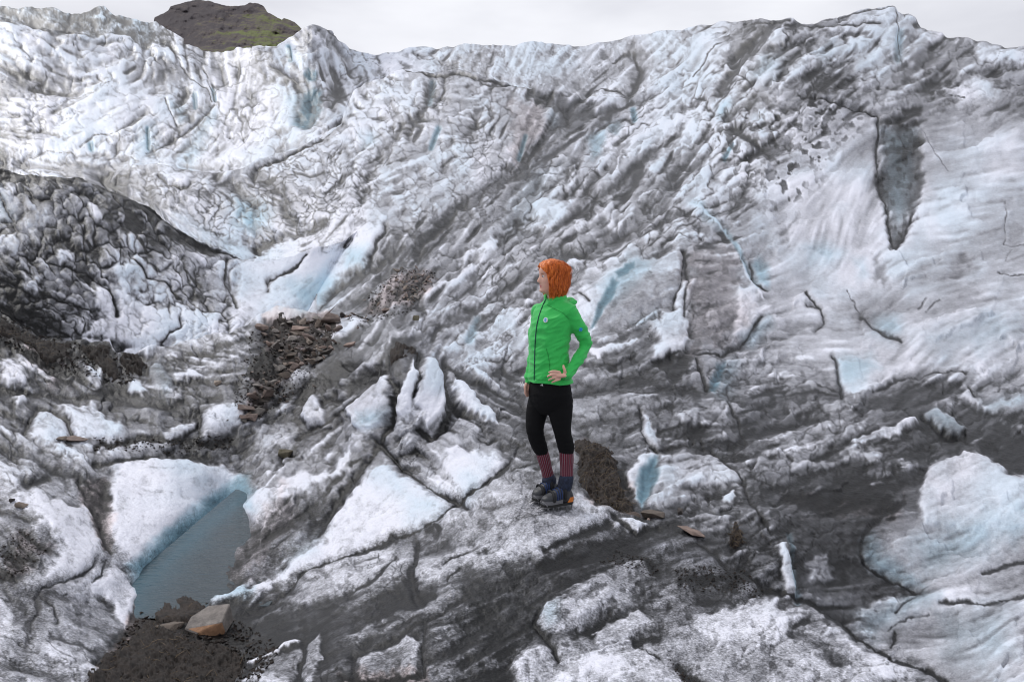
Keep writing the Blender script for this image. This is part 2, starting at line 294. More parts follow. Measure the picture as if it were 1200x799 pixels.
# luma, width, groove, line
LINE = [
 (48,3.4,2,[(765,421),(800,413),(845,417),(868,402),(893,372)]),(215,4,-1,[(812,244),(850,270),(872,308),(893,348)]),(70,3,2,[(802,297),(806,330),(801,372)]),
 (120,2,1,[(208,68),(215,85),(228,95),(243,105),(250,118)]),(110,2.2,2,[(195,120),(200,137),(208,147)]),(120,2,1,[(235,75),(245,95),(253,118)]),(105,2.5,2,[(252,122),(240,132),(230,146),(215,158),(190,170),(172,180)]),(120,2,1,[(95,170),(108,160),(135,155),(160,138)]),
 (150,1.6,1,[(0,155),(25,148),(45,130),(80,115),(110,110)]),(140,2,1,[(0,192),(40,186),(60,178),(90,178)]),(90,2.5,2,[(312,75),(330,85),(346,95)]),(90,4,3,[(393,98),(394,110),(388,125)]),(130,1.6,1,[(385,35),(398,47)]),(90,3,2,[(475,81),(500,84),(525,83),(535,81),(550,86),(580,95),(612,104)]),
 (110,3,2,[(552,86),(570,98),(600,100),(640,115)]),(85,2.6,2,[(521,85),(520,105),(508,125)]),(70,4,3,[(-40,203),(0,196),(0,196)]),(60,3.5,3,[(300,199),(330,185),(345,180),(365,171),(385,157),(400,146)]),(130,1.6,1,[(460,150),(459,175),(450,195)]),(110,5,1,[(480,140),(495,150),(485,165)]),
 (85,9,1,[(745,62),(748,80),(740,100),(735,110)]),(110,5,1,[(718,72),(740,61)]),(110,3,1,[(700,105),(735,109)]),(95,8,1,[(705,140),(722,130),(738,118)]),(105,6,1,[(690,152),(650,182),(610,202)]),(105,8,1,[(902,28),(885,55),(865,82),(845,106)]),(130,2,1,[(855,42),(835,60),(810,90)]),
 (85,7,1,[(856,152),(880,166),(900,182)]),(60,3.2,3,[(955,116),(985,122),(1015,127),(1028,136),(1030,150),(1026,175),(1027,205)]),(140,1.8,1,[(1080,150),(1095,180),(1112,200)]),(85,3,1,[(920,31),(960,28),(1030,30)]),(90,3,1,[(870,25),(900,25),(925,26)]),(110,2,1,[(965,22),(1000,15),(1048,10)]),
 (120,1.8,1,[(1050,15),(1052,50),(1056,82)]),(100,2,1,[(1068,15),(1080,29)]),(110,2,1,[(1098,105),(1105,113),(1130,115)]),(60,5,1,[(1050,140),(1075,134)]),(80,6,1,[(1060,130),(1078,128)]),(55,3,3,[(1030,205),(1038,240),(1047,282)]),(60,3,2,[(1048,287),(1062,272),(1070,250)]),
 (48,6,3,[(-50,193),(0,196),(40,200),(80,203),(110,211),(135,223),(165,234),(182,246),(205,262),(235,283),(257,293)]),(75,3,2,[(257,293),(268,300),(285,306)]),(70,4,2,[(115,210),(130,200),(150,203)]),(80,3,2,[(185,206),(195,217),(213,222),(225,215)]),(85,3,2,[(100,240),(108,260),(118,265)]),(80,2.5,2,[(0,230),(15,258)]),(70,3,2,[(-30,300),(0,330),(40,345),(70,352),(110,365)]),
 (60,3.5,2,[(60,310),(100,320),(115,335),(130,345),(138,372)]),(70,3,2,[(150,300),(170,325),(200,340),(212,352)]),(80,3,2,[(265,305),(265,330),(278,360)]),(60,3,2,[(192,402),(200,388),(210,382),(208,372)]),
 (70,3,2,[(313,331),(335,321),(350,309),(362,300)]),(80,2.5,2,[(313,330),(313,342)]),(70,3,2,[(405,288),(411,279),(412,278)]),(60,3.5,3,[(452,262),(453,270),(440,285),(435,297)]),(85,6,2,[(435,297),(420,315),(395,335),(375,362)]),(70,4,2,[(395,335),(380,350)]),(105,2.2,1,[(425,235),(415,225),(422,215)]),
 (85,2.5,2,[(801,297),(800,325),(792,345),(789,362)]),(80,2.5,2,[(880,305),(885,330),(900,338)]),(60,7,1,[(845,272),(852,282)]),(85,7,1,[(690,302),(660,302)]),(85,7,1,[(778,288),(784,282)]),(85,10,2,[(748,205),(745,218)]),(85,2.5,1,[(690,355),(678,345),(672,350)]),
 (75,3,2,[(945,346),(960,362),(967,375),(955,388)]),(80,3,1,[(945,358),(958,362)]),(130,1.5,1,[(1178,232),(1177,282),(1200,288)]),(140,1.5,1,[(1186,290),(1180,306)]),(110,3,1,[(1075,360),(1085,348)]),(110,3,1,[(1085,364),(1102,352)]),(95,4,1,[(1010,370),(1030,385),(1055,398)]),(130,2,1,[(992,340),(1003,362),(1025,380)]),(120,2.5,1,[(1170,320),(1200,325)]),
 (50,6,2,[(-40,448),(0,451),(20,455),(45,460),(80,463),(110,465),(132,458)]),(60,5,1,[(62,432),(72,440),(88,452)]),(75,5,1,[(130,460),(160,473),(195,475),(215,468)]),(85,5,3,[(30,502),(38,484),(48,477),(62,480),(80,492),(86,510)]),(55,7,2,[(110,527),(140,516),(170,512),(215,514),(250,518),(275,514)]),(60,5,2,[(112,542),(140,541),(170,535),(215,533),(245,530)]),
 (55,9,2,[(232,485),(236,492)]),(70,3,2,[(235,495),(222,505),(212,512)]),(60,8,1,[(30,568),(45,562),(60,557)]),(90,4,2,[(118,598),(122,630),(129,646)]),(70,8,1,[(28,622),(42,632),(55,642)]),(70,8,1,[(8,648),(40,656)]),(50,12,2,[(-20,660),(0,668),(18,676)]),(90,3.5,2,[(112,655),(95,675),(70,686),(50,690),(45,700)]),(80,3.5,2,[(50,700),(60,712),(66,730)]),(90,4,1,[(46,700),(42,720),(35,738)]),
 (110,3,1,[(125,655),(120,668),(105,682)]),(110,5,1,[(60,750),(95,757),(118,765)]),(90,3,2,[(24,752),(30,758)]),(40,9,-4,[(458,420),(465,406),(475,407),(490,417)]),(60,6,1,[(462,417),(450,431),(430,455),(410,476),(395,488)]),(80,4,2,[(395,488),(370,498),(345,515)]),(50,3.5,3,[(490,418),(491,440),(485,466)]),(45,8,5,[(464,452),(461,475),(458,500)]),
 (45,6,3,[(527,480),(518,503),(502,513),(490,502)]),(80,6,2,[(520,425),(545,447),(575,457),(605,470),(618,490)]),(60,5,2,[(520,425),(522,445),(530,470),(550,490)]),(50,4,3,[(440,516),(460,540),(490,560),(520,580),(547,596)]),(60,4,2,[(458,495),(448,512),(435,540),(420,560),(400,575),(388,590),(382,610),(375,628)]),(70,6,1,[(425,540),(415,545)]),(85,4,2,[(562,515),(572,520),(582,518)]),
 (55,6,0,[(582,438),(590,430),(600,440)]),(90,3,1,[(655,500),(660,520)]),(90,3,2,[(672,463),(710,456),(760,461),(800,461)]),(60,4,3,[(816,420),(822,442),(827,455)]),(65,2.5,2,[(850,474),(862,490),(868,505),(873,516)]),(50,3,3,[(750,481),(753,505),(762,522),(769,530)]),(70,3,2,[(835,524),(860,550),(873,568),(880,590),(905,625)]),(75,4,1,[(775,525),(800,522),(835,524)]),
 (55,3,3,[(976,418),(982,440),(987,466)]),(75,4,1,[(960,452),(986,460)]),(80,4,1,[(920,465),(950,460),(986,464)]),(85,3,1,[(1020,458),(1050,445),(1090,440),(1130,440)]),(35,4.5,3,[(1083,488),(1105,506),(1130,511)]),(30,5,3,[(1153,525),(1163,521),(1168,526)]),(30,4,2,[(1168,505),(1182,507)]),(45,3,2,[(1135,457),(1142,466)]),(60,4,1,[(1185,550),(1195,558)]),(30,4,2,[(1047,548),(1050,553)]),
 (55,4,2,[(1040,597),(1020,620),(1009,635),(1008,648),(1020,665),(1045,680),(1078,693)]),(80,2,1,[(1078,696),(1060,705),(1050,718)]),(110,2,1,[(1040,736),(1065,722),(1088,717)]),(105,5,1,[(1200,655),(1150,672)]),(110,4,1,[(1100,707),(1150,708),(1200,695)]),(60,4,1,[(1050,740),(1045,760)]),
 (55,4,1,[(296,716),(330,702),(360,674),(400,657),(455,631),(490,620),(520,602),(560,577),(600,542)]),(45,8,-4,[(450,632),(458,626),(464,632)]),(45,7,-3,[(500,620),(508,615),(512,617)]),(50,6,2,[(488,632),(486,655),(480,680),(490,708)]),(60,5,2,[(482,690),(492,705)]),(60,4,2,[(410,770),(470,746),(510,722),(545,704)]),(175,4,-3,[(290,776),(325,766),(335,757),(350,750)]),(60,6,2,[(415,768),(414,796)]),(75,3.5,2,[(496,730),(496,792)]),(60,5,2,[(355,752),(349,800)]),
 (60,3,2,[(520,662),(532,655),(548,650)]),(70,4,1,[(525,680),(540,665)]),(55,6,1,[(545,690),(555,705),(566,718)]),(90,4,1,[(345,720),(400,705),(450,675),(465,650)]),(60,6,1,[(400,795),(440,798),(490,790)]),(50,4,3,[(632,718),(626,728),(634,738),(648,756),(655,773)]),(212,3,-3,[(655,777),(700,766),(742,746)]),(60,10,1,[(746,746),(772,742)]),(80,2.5,1,[(745,750),(760,765),(771,770)]),
 (45,8,1,[(793,774),(803,787),(825,797)]),(45,8,-2,[(795,682),(830,676),(870,672),(850,686)]),(50,5,1,[(868,670),(900,692)]),(60,10,1,[(735,645),(760,655),(772,670)]),(90,8,1,[(820,690),(840,695)]),(60,4,2,[(715,602),(745,622),(770,616)]),(75,8,1,[(640,640),(690,622),(712,612)]),(70,3,1,[(640,540),(610,550),(600,552)]),(80,6,1,[(645,545),(628,552)]),
 (60,5,2,[(820,640),(840,652),(860,672)]),(75,6,1,[(930,735),(945,728)]),(70,6,1,[(975,770),(985,778)]),(45,5,1,[(900,690),(940,705),(985,728),(1005,750),(1040,770),(1075,780),(1110,799)]),
]
BROWN = [(.8,6,[(100,820),(130,760),(150,730),(180,700),(225,700),(240,740),(240,820)]),(.7,5,[(310,370),(330,360),(400,372),(395,385),(370,402),(350,425),(325,458),(310,485),(288,485),(300,430)]),(.6,5,[(430,365),(460,320),(505,318),(502,340),(475,360)]),(.6,6,[(-40,360),(45,398),(85,401),(85,425),(50,430),(20,400),(-40,382)]),
 (.5,5,[(92,566),(122,555),(135,600),(128,646),(115,640)]),(.5,8,[(28,622),(55,640),(18,676),(0,676)]),(.5,6,[(680,515),(735,560),(745,605),(690,590)]),(.35,8,[(918,578),(1058,582),(1045,605),(940,602)]),(.6,4,[(395,790),(500,785),(500,830),(395,830)]),(.4,6,[(62,430),(88,450),(60,450)]),
 (.3,8,[(245,685),(300,620),(330,570),(345,600),(300,670)]),(.35,8,[(600,120),(640,120),(635,165),(600,190)]),(.25,12,[(806,296),(865,290),(876,380),(812,418)])]

# luma, half width, line: long ribs and bands that run with the flow
RIB = [(178,9,[(395,702),(440,674),(485,654)]),(165,8,[(335,714),(385,692)]),(176,10,[(560,640),(620,608),(672,598)]),(182,11,[(500,668),(530,657),(560,650)]),(168,7,[(600,624),(660,607),(715,600)]),(66,9,[(310,737),(400,714),(470,692),(520,668),(590,642)]),(62,8,[(380,770),(450,742),(520,717),(600,690),(650,666),(720,642)]),(140,9,[(420,738),(480,717),(540,700)]),
 (70,12,[(560,694),(640,664),(735,640)]),(55,5,[(640,655),(720,628)]),(155,6,[(560,662),(640,636),(700,622)]),(142,9,[(520,742),(600,716)]),(80,9,[(500,772),(580,747),(630,737)]),(132,9,[(510,792),(600,772)]),(60,4,[(330,700),(390,676),(440,650)]),(185,5,[(350,690),(400,668),(440,644)]),(60,4,[(440,700),(500,676),(530,660)]),
 (105,8,[(820,700),(900,716)]),(218,14,[(870,722),(930,728)]),(88,7,[(930,742),(990,777)]),(210,8,[(975,738),(1040,785)]),(92,6,[(690,735),(740,715)]),(185,8,[(670,690),(720,668)]),(88,7,[(760,705),(700,735),(640,752)]),
 (212,4,[(302,640),(312,602),(350,577),(400,556)]),(92,13,[(262,682),(320,622),(372,592)]),(120,9,[(320,660),(370,625),(395,590)]),(168,8,[(330,560),(390,530),(440,502)]),(85,5,[(360,622),(400,582),(432,540)]),(205,4,[(400,447),(440,421),(462,404)]),(72,6,[(378,472),(430,442),(458,414)]),(190,7,[(345,442),(385,440),(402,462)]),(78,9,[(300,474),(360,452),(410,430)]),(175,5,[(330,480),(380,462)]),(90,5,[(340,520),(400,495)]),(190,4,[(500,415),(560,440),(600,470)]),(75,6,[(540,440),(600,480),(640,520)]),(95,5,[(575,500),(620,530)]),(205,5,[(515,400),(550,420)]),
 (100,5,[(0,520),(60,545),(110,560)]),(198,4,[(0,500),(40,520),(90,540)]),(205,7,[(0,545),(50,560),(100,575)]),(112,6,[(0,600),(50,610),(72,650)]),(90,5,[(95,560),(110,590),(125,640)]),(205,6,[(20,582),(70,592)]),(105,6,[(0,690),(60,700),(110,730)]),(190,8,[(0,760),(60,770),(110,790)]),(120,4,[(0,776),(90,797)]),(90,5,[(120,700),(150,735)]),(185,6,[(60,720),(110,750)]),
 (60,7,[(0,400),(70,432),(140,470)]),(198,5,[(20,412),(60,440)]),(50,8,[(60,402),(110,430),(140,455)]),(78,7,[(150,470),(230,480),(240,502)]),(190,5,[(215,442),(280,422)]),(75,5,[(210,418),(260,405),(290,395)]),(200,4,[(170,408),(240,398),(290,392)]),(100,7,[(220,455),(265,440)]),
 (98,8,[(440,332),(520,262),(600,202),(652,160)]),(108,6,[(520,332),(600,272),(680,217)]),(100,6,[(560,382),(640,322),(700,287)]),(96,8,[(470,302),(540,242)]),(212,5,[(500,347),(560,310),(580,285)]),(210,5,[(620,352),(700,292),(760,242)]),(100,10,[(700,292),(760,242),(800,202)]),(214,7,[(560,422),(620,377),(662,350)]),(95,5,[(480,402),(560,362),(610,322)]),(206,5,[(460,400),(540,352)]),(214,8,[(780,232),(860,172),(900,132)]),(84,7,[(845,110),(880,60),(905,28)]),(110,5,[(800,132),(850,77),(880,47)]),(215,8,[(760,152),(830,92)]),(112,6,[(660,262),(740,202),(790,162)]),(210,7,[(800,277),(830,232),(880,192)]),(105,5,[(580,250),(640,195),(700,150)]),(205,4,[(610,262),(670,212)]),(110,5,[(900,60),(960,40),(1020,45)]),(115,7,[(900,130),(960,115),(1000,95)]),(100,4,[(950,90),(1000,70)]),
 (100,9,[(300,205),(332,230),(342,262)]),(95,7,[(255,208),(282,226),(300,242)]),(100,6,[(380,266),(330,278),(302,292)]),(135,11,[(400,332),(440,302),(470,270)]),(90,5,[(380,350),(430,310),(470,290)]),(200,4,[(400,395),(440,372),(480,350)]),(95,5,[(505,90),(500,120),(480,160)]),(110,6,[(470,150),(440,190),(420,230)]),(120,5,[(560,130),(540,160)]),  # first arcs: shading of the bowl painted in as dark luma
 (100,6,[(860,482),(950,467),(1000,470)]),(82,5,[(900,502),(980,492),(1060,470)]),(168,6,[(880,542),(960,522),(1010,502)]),(76,7,[(880,582),(960,562),(1040,542),(1090,522)]),(165,5,[(930,547),(1030,535)]),(85,5,[(980,522),(1080,502)]),(172,5,[(1020,562),(1060,547)]),(72,8,[(690,430),(760,447),(860,472)]),(170,5,[(690,444),(745,432)]),(76,9,[(760,502),(830,512)]),(78,7,[(680,502),(740,492)]),(168,6,[(800,492),(850,484)]),(95,5,[(780,572),(860,582)]),(84,6,[(770,617),(860,642)]),(168,4,[(800,602),(850,607)]),(80,5,[(900,640),(930,690)]),(78,6,[(1120,470),(1200,500)]),
 (120,10,[(1110,115),(1200,95)]),(140,6,[(1060,80),(1140,50)]),(216,6,[(0,184),(60,186),(125,190)]),(50,6,[(0,203),(80,211),(150,236),(200,268),(250,297)]),(70,8,[(90,222),(150,246),(190,280)]),(80,9,[(0,330),(60,345),(110,372)]),(75,7,[(60,280),(110,300)]),(165,5,[(60,82),(110,110)]),(170,6,[(150,75),(215,110)]),(155,4,[(340,60),(300,110),(290,150)]),(150,4,[(390,45),(420,90)])]

def poly_sd(px, py, pts):
    d = np.full(px.shape, 1e9); ins = np.zeros(px.shape, bool)
    n = len(pts)
    for i in range(n):
        ax, ay = pts[i]; bx, by = pts[(i + 1) % n]
        ex, ey = bx - ax, by - ay
        t = np.clip(((px - ax) * ex + (py - ay) * ey) / (ex * ex + ey * ey + 1e-9), 0, 1)
        d = np.minimum(d, np.hypot(px - ax - t * ex, py - ay - t * ey))
        c = ((ay > py) != (by > py)) & (px < (bx - ax) * (py - ay) / (by - ay + 1e-9) + ax)
        ins ^= c
    return np.where(ins, -d, d)

def line_d(px, py, pts):
    d = np.full(px.shape, 1e9)
    for i in range(len(pts) - 1):
        ax, ay = pts[i]; bx, by = pts[i + 1]
        ex, ey = bx - ax, by - ay
        t = np.clip(((px - ax) * ex + (py - ay) * ey) / (ex * ex + ey * ey + 1e-9), 0, 1)
        d = np.minimum(d, np.hypot(px - ax - t * ex, py - ay - t * ey))
    return d

def win(pts, m):
    xs = [p[0] for p in pts]; ys = [p[1] for p in pts]
    a = int(max(0, min(xs) - m - X0)); b = int(min(MW, max(xs) + m - X0)); c = int(max(0, min(ys) - m - Y0)); d = int(min(MH, max(ys) + m - Y0))
    return slice(c, d), slice(a, b)

WX = GX + 4.0 * fbm(GX, GY, 26, 3, 2) + 1.6 * fbm(GX, GY, 6, 2, 6)
WY = GY + 4.0 * fbm(GX, GY, 26, 3, 8) + 1.6 * fbm(GX, GY, 6, 2, 11)
RAG = fbm(GX, GY, 14, 4, 3, .65)

# flow direction of the ice (degrees, down to the right positive)
FLOW = [(60,260,55),(150,300,50),(240,340,50),(20,370,25),(60,420,25),(50,560,28),(60,640,35),(60,740,15),(200,480,8),(220,520,0),(330,560,-45),(420,560,-50),(430,660,-27),(560,640,-30),(600,720,-28),(700,640,-22),(850,740,-15),(1000,780,-10),(1100,700,-22),(1150,620,-28),(1000,620,-20),(1000,520,-14),(950,440,-8),(1100,420,-22),(1100,300,-20),(1100,200,-15),(980,250,-70),(950,100,-38),(1120,70,-28),(820,120,-42),(750,220,-42),(650,280,-40),(600,380,-40),(560,330,-40),(500,200,-25),(520,140,10),(400,200,-35),(340,220,30),(300,150,-60),(380,80,60),(200,130,-35),(100,130,-25),(60,80,20),(220,90,70),(600,80,-60),(800,60,-30),(450,300,-45),(400,420,-45),(720,480,-5),(840,500,-10),(830,340,0),(750,350,-30),(570,470,42),(530,560,35),(480,450,-70),(680,170,-50),(620,150,-75),(900,200,-20)]
num = np.zeros((MH // 10 + 1, MW // 10 + 1, 2)); den = 0
_gx = np.arange(MW // 10 + 1) * 10 + X0; _gy = np.arange(MH // 10 + 1) * 10 + Y0
_gx, _gy = np.meshgrid(_gx, _gy)
for fx, fy, a in FLOW:
    wt = 1 / ((_gx - fx) ** 2 + (_gy - fy) ** 2 + 300.0) ** 1.6
    num[..., 0] += wt * math.cos(2 * R(a)); num[..., 1] += wt * math.sin(2 * R(a)); den = den + wt
ang = np.arctan2(num[..., 1], num[..., 0]) / 2
c2 = bil(np.cos(2 * ang), (GX - X0) / 10, (GY - Y0) / 10); s2 = bil(np.sin(2 * ang), (GX - X0) / 10, (GY - Y0) / 10)
ANG = np.arctan2(s2, c2) / 2 + 0.25 * fbm(GX, GY, 70, 2, 4)
VX, VY = np.cos(ANG), np.sin(ANG)

def lic(N, steps, h=1.6):
    acc = N.copy(); cnt = 1
    for sgn in (1, -1):
        x = GX - X0; y = GY - Y0; pvx, pvy = VX * sgn, VY * sgn
        for k in range(steps):
            x = x + pvx * h; y = y + pvy * h
            vx = bil(VX, x, y); vy = bil(VY, x, y)
            s = np.sign(vx * pvx + vy * pvy); s[s == 0] = 1
            pvx, pvy = vx * s, vy * s
            acc += bil(N, x, y); cnt += 1
    acc /= cnt
    return (acc - acc.mean()) / (acc.std() + 1e-9)

streak_f = lic(fbm(GX, GY, 5, 2, 1), 9)
streak_m = lic(fbm(GX, GY, 13, 3, 9), 11, 2.0)
streak_l = lic(fbm(GX, GY, 34, 3, 12), 13, 2.7)

def ell(cx, cy, rx, ry, rot=0, p=1.0):
    c, s = math.cos(R(rot)), math.sin(R(rot))
    dx, dy = GX - cx, GY - cy
    u = (dx * c + dy * s) / rx; v = (-dx * s + dy * c) / ry
    return np.exp(-(u * u + v * v) ** p)

# lumps with grime in the seams: big on the near left wall, small in the bowl and centre slope
W2X = WX + 7 * fbm(GX, GY, 34, 3, 4); W2Y = WY + 7 * fbm(GX, GY, 34, 3, 10)
G1 = sst(-.35, .35, fbm(GX, GY, 48, 3, 6)); G2 = sst(-.4, .3, fbm(GX, GY, 30, 3, 9))
W3X = W2X + 2.2 * fbm(GX, GY, 9, 2, 5); W3Y = W2Y + 2.2 * fbm(GX, GY, 9, 2, 13)
G3 = sst(-.2, .45, fbm(GX, GY, 26, 3, 11)); G4 = sst(-.3, .4, fbm(GX, GY, 70, 3, 2))
fw = facets(W3X, W3Y, 52, 21, 13, 1); fw2 = facets(W3X, W3Y, 56, 12, 7.5, 6)
fb = facets(W3X, W3Y, 32, 12, 7.5, 4); fcx = facets(W3X, W3Y, 12, 13, 9.5, 8); ffr = facets(W3X, W3Y, 75, 7, 4.5, 3)
fd1 = facets(W3X, W3Y, -40, 46, 15, 2); fd2 = facets(W3X, W3Y, -38, 19, 8, 7)
fr1 = facets(W3X, W3Y, -17, 52, 17, 10); fr2 = facets(W3X, W3Y, -20, 24, 9, 12)
fl1 = facets(W3X, W3Y, 22, 48, 17, 5); fl2 = facets(W3X, W3Y, 18, 20, 8, 9)
fs1 = facets(W3X, W3Y, -22, 95, 42, 11)
def seam(f, w): return np.exp(-np.maximum(f[0], 0) / w)

wall = sst(6, -6, poly_sd(GX, GY, [(-80, 196), (40, 200), (110, 210), (165, 234), (205, 262), (257, 293), (285, 308), (270, 340), (285, 385), (215, 400), (130, 400), (50, 392), (-80, 350)]))
wall2 = sst(12, -12, poly_sd(GX, GY, [(-80, 372), (60, 400), (140, 425), (240, 395), (300, 385), (290, 440), (230, 470), (150, 460), (-80, 450)]))
bowl = sst(12, -12, poly_sd(GX, GY, [(145, 203), (260, 208), (330, 185), (395, 155), (430, 200), (420, 250), (380, 270), (320, 290), (250, 280), (190, 240)]))
cent = sst(25, -25, poly_sd(GX, GY, [(400, 100), (520, 85), (610, 110), (640, 200), (560, 260), (470, 290), (420, 260), (400, 180)]))
farc = sst(8, -8, poly_sd(GX, GY, [(450, 58), (740, 50), (820, 40), (800, 90), (745, 110), (640, 105), (540, 82)]))
diag = sst(25, -25, poly_sd(GX, GY, [(560, 290), (640, 190), (760, 110), (900, 20), (960, 30), (1000, 110), (900, 200), (860, 290), (760, 300), (690, 330), (600, 430), (480, 380), (450, 320)]))
speck = sst(25, -25, poly_sd(GX, GY, [(830, 150), (960, 110), (1010, 130), (990, 170), (930, 240), (880, 250), (850, 190)]))
near = sst(40, -40, poly_sd(GX, GY, [(-90, 840), (-90, 540), (120, 560), (330, 600), (590, 560), (760, 610), (900, 690), (1120, 820)]))
smooth = sst(40, -40, poly_sd(GX, GY, [(880, 200), (1000, 140), (1100, 130), (1300, 120), (1300, 440), (1080, 440), (990, 460), (900, 400)]))
smooth = np.maximum(smooth, .85 * sst(22, -22, poly_sd(GX, GY, [(1010, 650), (1085, 548), (1170, 535), (1300, 560), (1300, 860), (1120, 815), (1000, 735), (1080, 692)])))

L0 = L0 + 3 * wall - 14 * sst(30, -30, poly_sd(GX, GY, [(870, 480), (1090, 450), (1260, 500), (1260, 550), (1100, 545), (1000, 720), (930, 700), (880, 600)]))
L0 = L0 - 3 * smooth - 26 * sst(25, -25, poly_sd(GX, GY, [(290,735),(450,660),(540,665),(640,655),(720,635),(650,700),(610,745),(600,830),(300,830)])) - 10 * near * sst(560, 620, GY) * sst(250, 330, GX)
L = L0.copy(); KEEP = np.ones_like(L); H = np.zeros_like(L)
for lu, wd, pts in RIB:
    sl = win(pts, wd * 3 + 8)
    d = line_d(WX[sl] + 2 * RAG[sl], WY[sl] + 2 * RAG[sl], pts)
    m = .78 * np.exp(-(d / (wd * (1 + .35 * streak_f[sl].clip(-1, 1)))) ** 2.4)
    L[sl] = L[sl] * (1 - m) + lu * m
    H[sl] += (1 if lu > 150 else -1) * (.10 * wd + .5) * np.exp(-(d / (wd * .9)) ** 2)
for lu, so, q, h, pts in PATCH:
    sl = win(pts, 26)
    sd = poly_sd(WX[sl], WY[sl], pts) + RAG[sl] * so * .6 + streak_f[sl] * so * .3
    m = sst(so, -so, sd)
    L[sl] = L[sl] * (1 - m) + lu * m
    KEEP[sl] = KEEP[sl] * (1 - m) + q * m
    H[sl] += h * 1.15 * sst(so, -so * 2.0, sd)
# texture
T = np.zeros_like(L)
T += sst(3, -3, poly_sd(GX, GY, [(1032,141),(1076,141),(1081,165),(1078,200),(1060,275),(1048,287),(1033,210)])) * (28 * fbm(GX, GY * .8, 16, 4, 3) - 30 * sst(.1, .5, fbm(GX * 1.5, GY, 10, 3, 6)))
lo = (1 - wall) * (1 - wall2) * sst(330, 400, GY); lw = lo * sst(330, 240, GX)
T += wall * (-88 * seam(fw, .11) * (.35 + .65 * G2) - 42 * seam(fw2, .10) * G3 + (fw[1] - .42) * 46 + fw[3] * 22 + fw2[3] * 12 + 42 * fbm(GX, GY, 44, 3, 12) + streak_f * 6 + 2 - 34 * sst(.3, 2.0, streak_m))
T += wall2 * (streak_f * 14 - 60 * seam(fl2, .12) * G3 + fl2[3] * 26 + (fl1[1] - .5) * 30)
T += bowl * (-78 * seam(fb, .10) * (.25 + .75 * G2) + (fb[1] - .4) * 22 + fb[3] * 12 + streak_f * 5 + 8)
T += 1.25 * cent * (-34 * seam(fcx, .12) * (.3 + .7 * G3) + fcx[3] * 16 + (fcx[1] - .5) * 14 + streak_f * 6 + streak_m * 5)  # lower side of each cell darkened: shading put into the luma
T += farc * (ffr[3] * 20 - 16 * seam(ffr, .15) * G2 + streak_f * 9 + streak_m * 5)
dk = np.minimum(streak_m + .5, 0)
T += (1.1 + .35 * sst(330, 200, GY)) * diag * (fd1[3] * 20 + (fd1[1] - .5) * 30 * G4 - 60 * seam(fd1, .06) * G3 - 46 * seam(fd2, .09) * G2 * G4 + fd2[3] * 20 + (fd2[1] - .5) * 14 + streak_f * 7 + streak_m * 6 + dk * 14)
sp = fbm(GX, GY, 8, 3, 10)
T += speck * (-75 * sst(.16, .34, sp + .12 * streak_f + .2 * (fd2[1] - .5)) * (.4 + .6 * G3) + 8)
T += smooth * (streak_l * 8 + streak_f * 5 + streak_m * 4 + 9 * fbm(GX, GY, 55, 3, 3) + fs1[3] * 9 + fr1[3] * 4)
rest = np.clip(1 - wall - wall2 - bowl - cent - farc - diag - smooth, 0, 1)
rr_ = rest * sst(640, 780, GX); rl_ = rest * sst(330, 230, GX); rc_ = np.clip(rest - rr_ - rl_, 0, 1)
T += rest * (streak_l * 13 + streak_m * 8 + streak_f * 8)
T += (rr_ * (fr1[3] * 18 + fr2[3] * 15 - 50 * seam(fr1, .05) * G3 - 34 * seam(fr2, .09) * G2) + rl_ * (fl1[3] * 18 + fl2[3] * 14 - 50 * seam(fl1, .05) * G3 - 32 * seam(fl2, .09) * G2) + rc_ * (fd1[3] * 16 + fd2[3] * 13 - 42 * seam(fd1, .05) * G3 - 26 * seam(fd2, .09) * G2)) * (1 - .55 * near)
# fine irregular grime cracks that follow the flow
for sd_, s_, amp in ((3, 60, 38),):
    U = GX * 1.0 + 9 * RAG; V = GY + 9 * fbm(GX, GY, 30, 3, 13)
    n = fbm(U, V, s_, 3, sd_) + .22 * streak_m
    gate = sst(.0, .6, fbm(GX, GY, 90, 3, sd_ + 2) + .15)
    n = n + .5 * streak_l * .3
    c_ = np.exp(-(n / .03) ** 2) * gate * np.clip(1.0 - smooth * 1.0, 0, 1)
    T -= c_ * amp; H -= c_ * 1.3
# dark grit caught in the flow lines and bright scoured flecks
backl = sst(20, -20, poly_sd(GX, GY, [(-90, 15), (200, 40), (380, 20), (450, 70), (400, 150), (270, 205), (-90, 195)]))
T += backl * (streak_f * 6 + streak_m * 3 - 16 * sst(.8, 2.0, streak_m) - 55 * np.exp(-(fbm(WX, WY, 40, 3, 1) / .05) ** 2) * G1)
T += (1 - near * .7) * (1 - .8 * smooth) * (-46 * sst(1.25, 2.3, -streak_f) + 26 * sst(1.2, 2.2, streak_f))
T += -22 * sst(.9, 2.2, streak_m) * diag * G1
T -= near * (streak_m * 6 + streak_f * 5) * sst(100, 170, L)
T += near * 20 * fbm(GX, GY, 38, 4, 14)
T += sst(.1, .6, fbm(GX, GY, 11, 4, 12)) * (-26) * (1 - smooth)
far_ = sst(4, -4, poly_sd(GX, GY, [(-90, -50), (190, -50), (205, 60), (178, 54), (150, 50), (60, 38), (20, 27), (-90, 18)]))
T += far_ * (50 * fbm(GX, GY, 9, 4, 2, .7) - 35 * sst(.1, .5, fbm(GX, GY, 6, 3, 7)))
L = L + T * KEEP + (1 - KEEP) * (9 * fbm(GX, GY, 24, 4, 6) - 16 * sst(.15, .6, fbm(GX, GY, 15, 4, 12)))
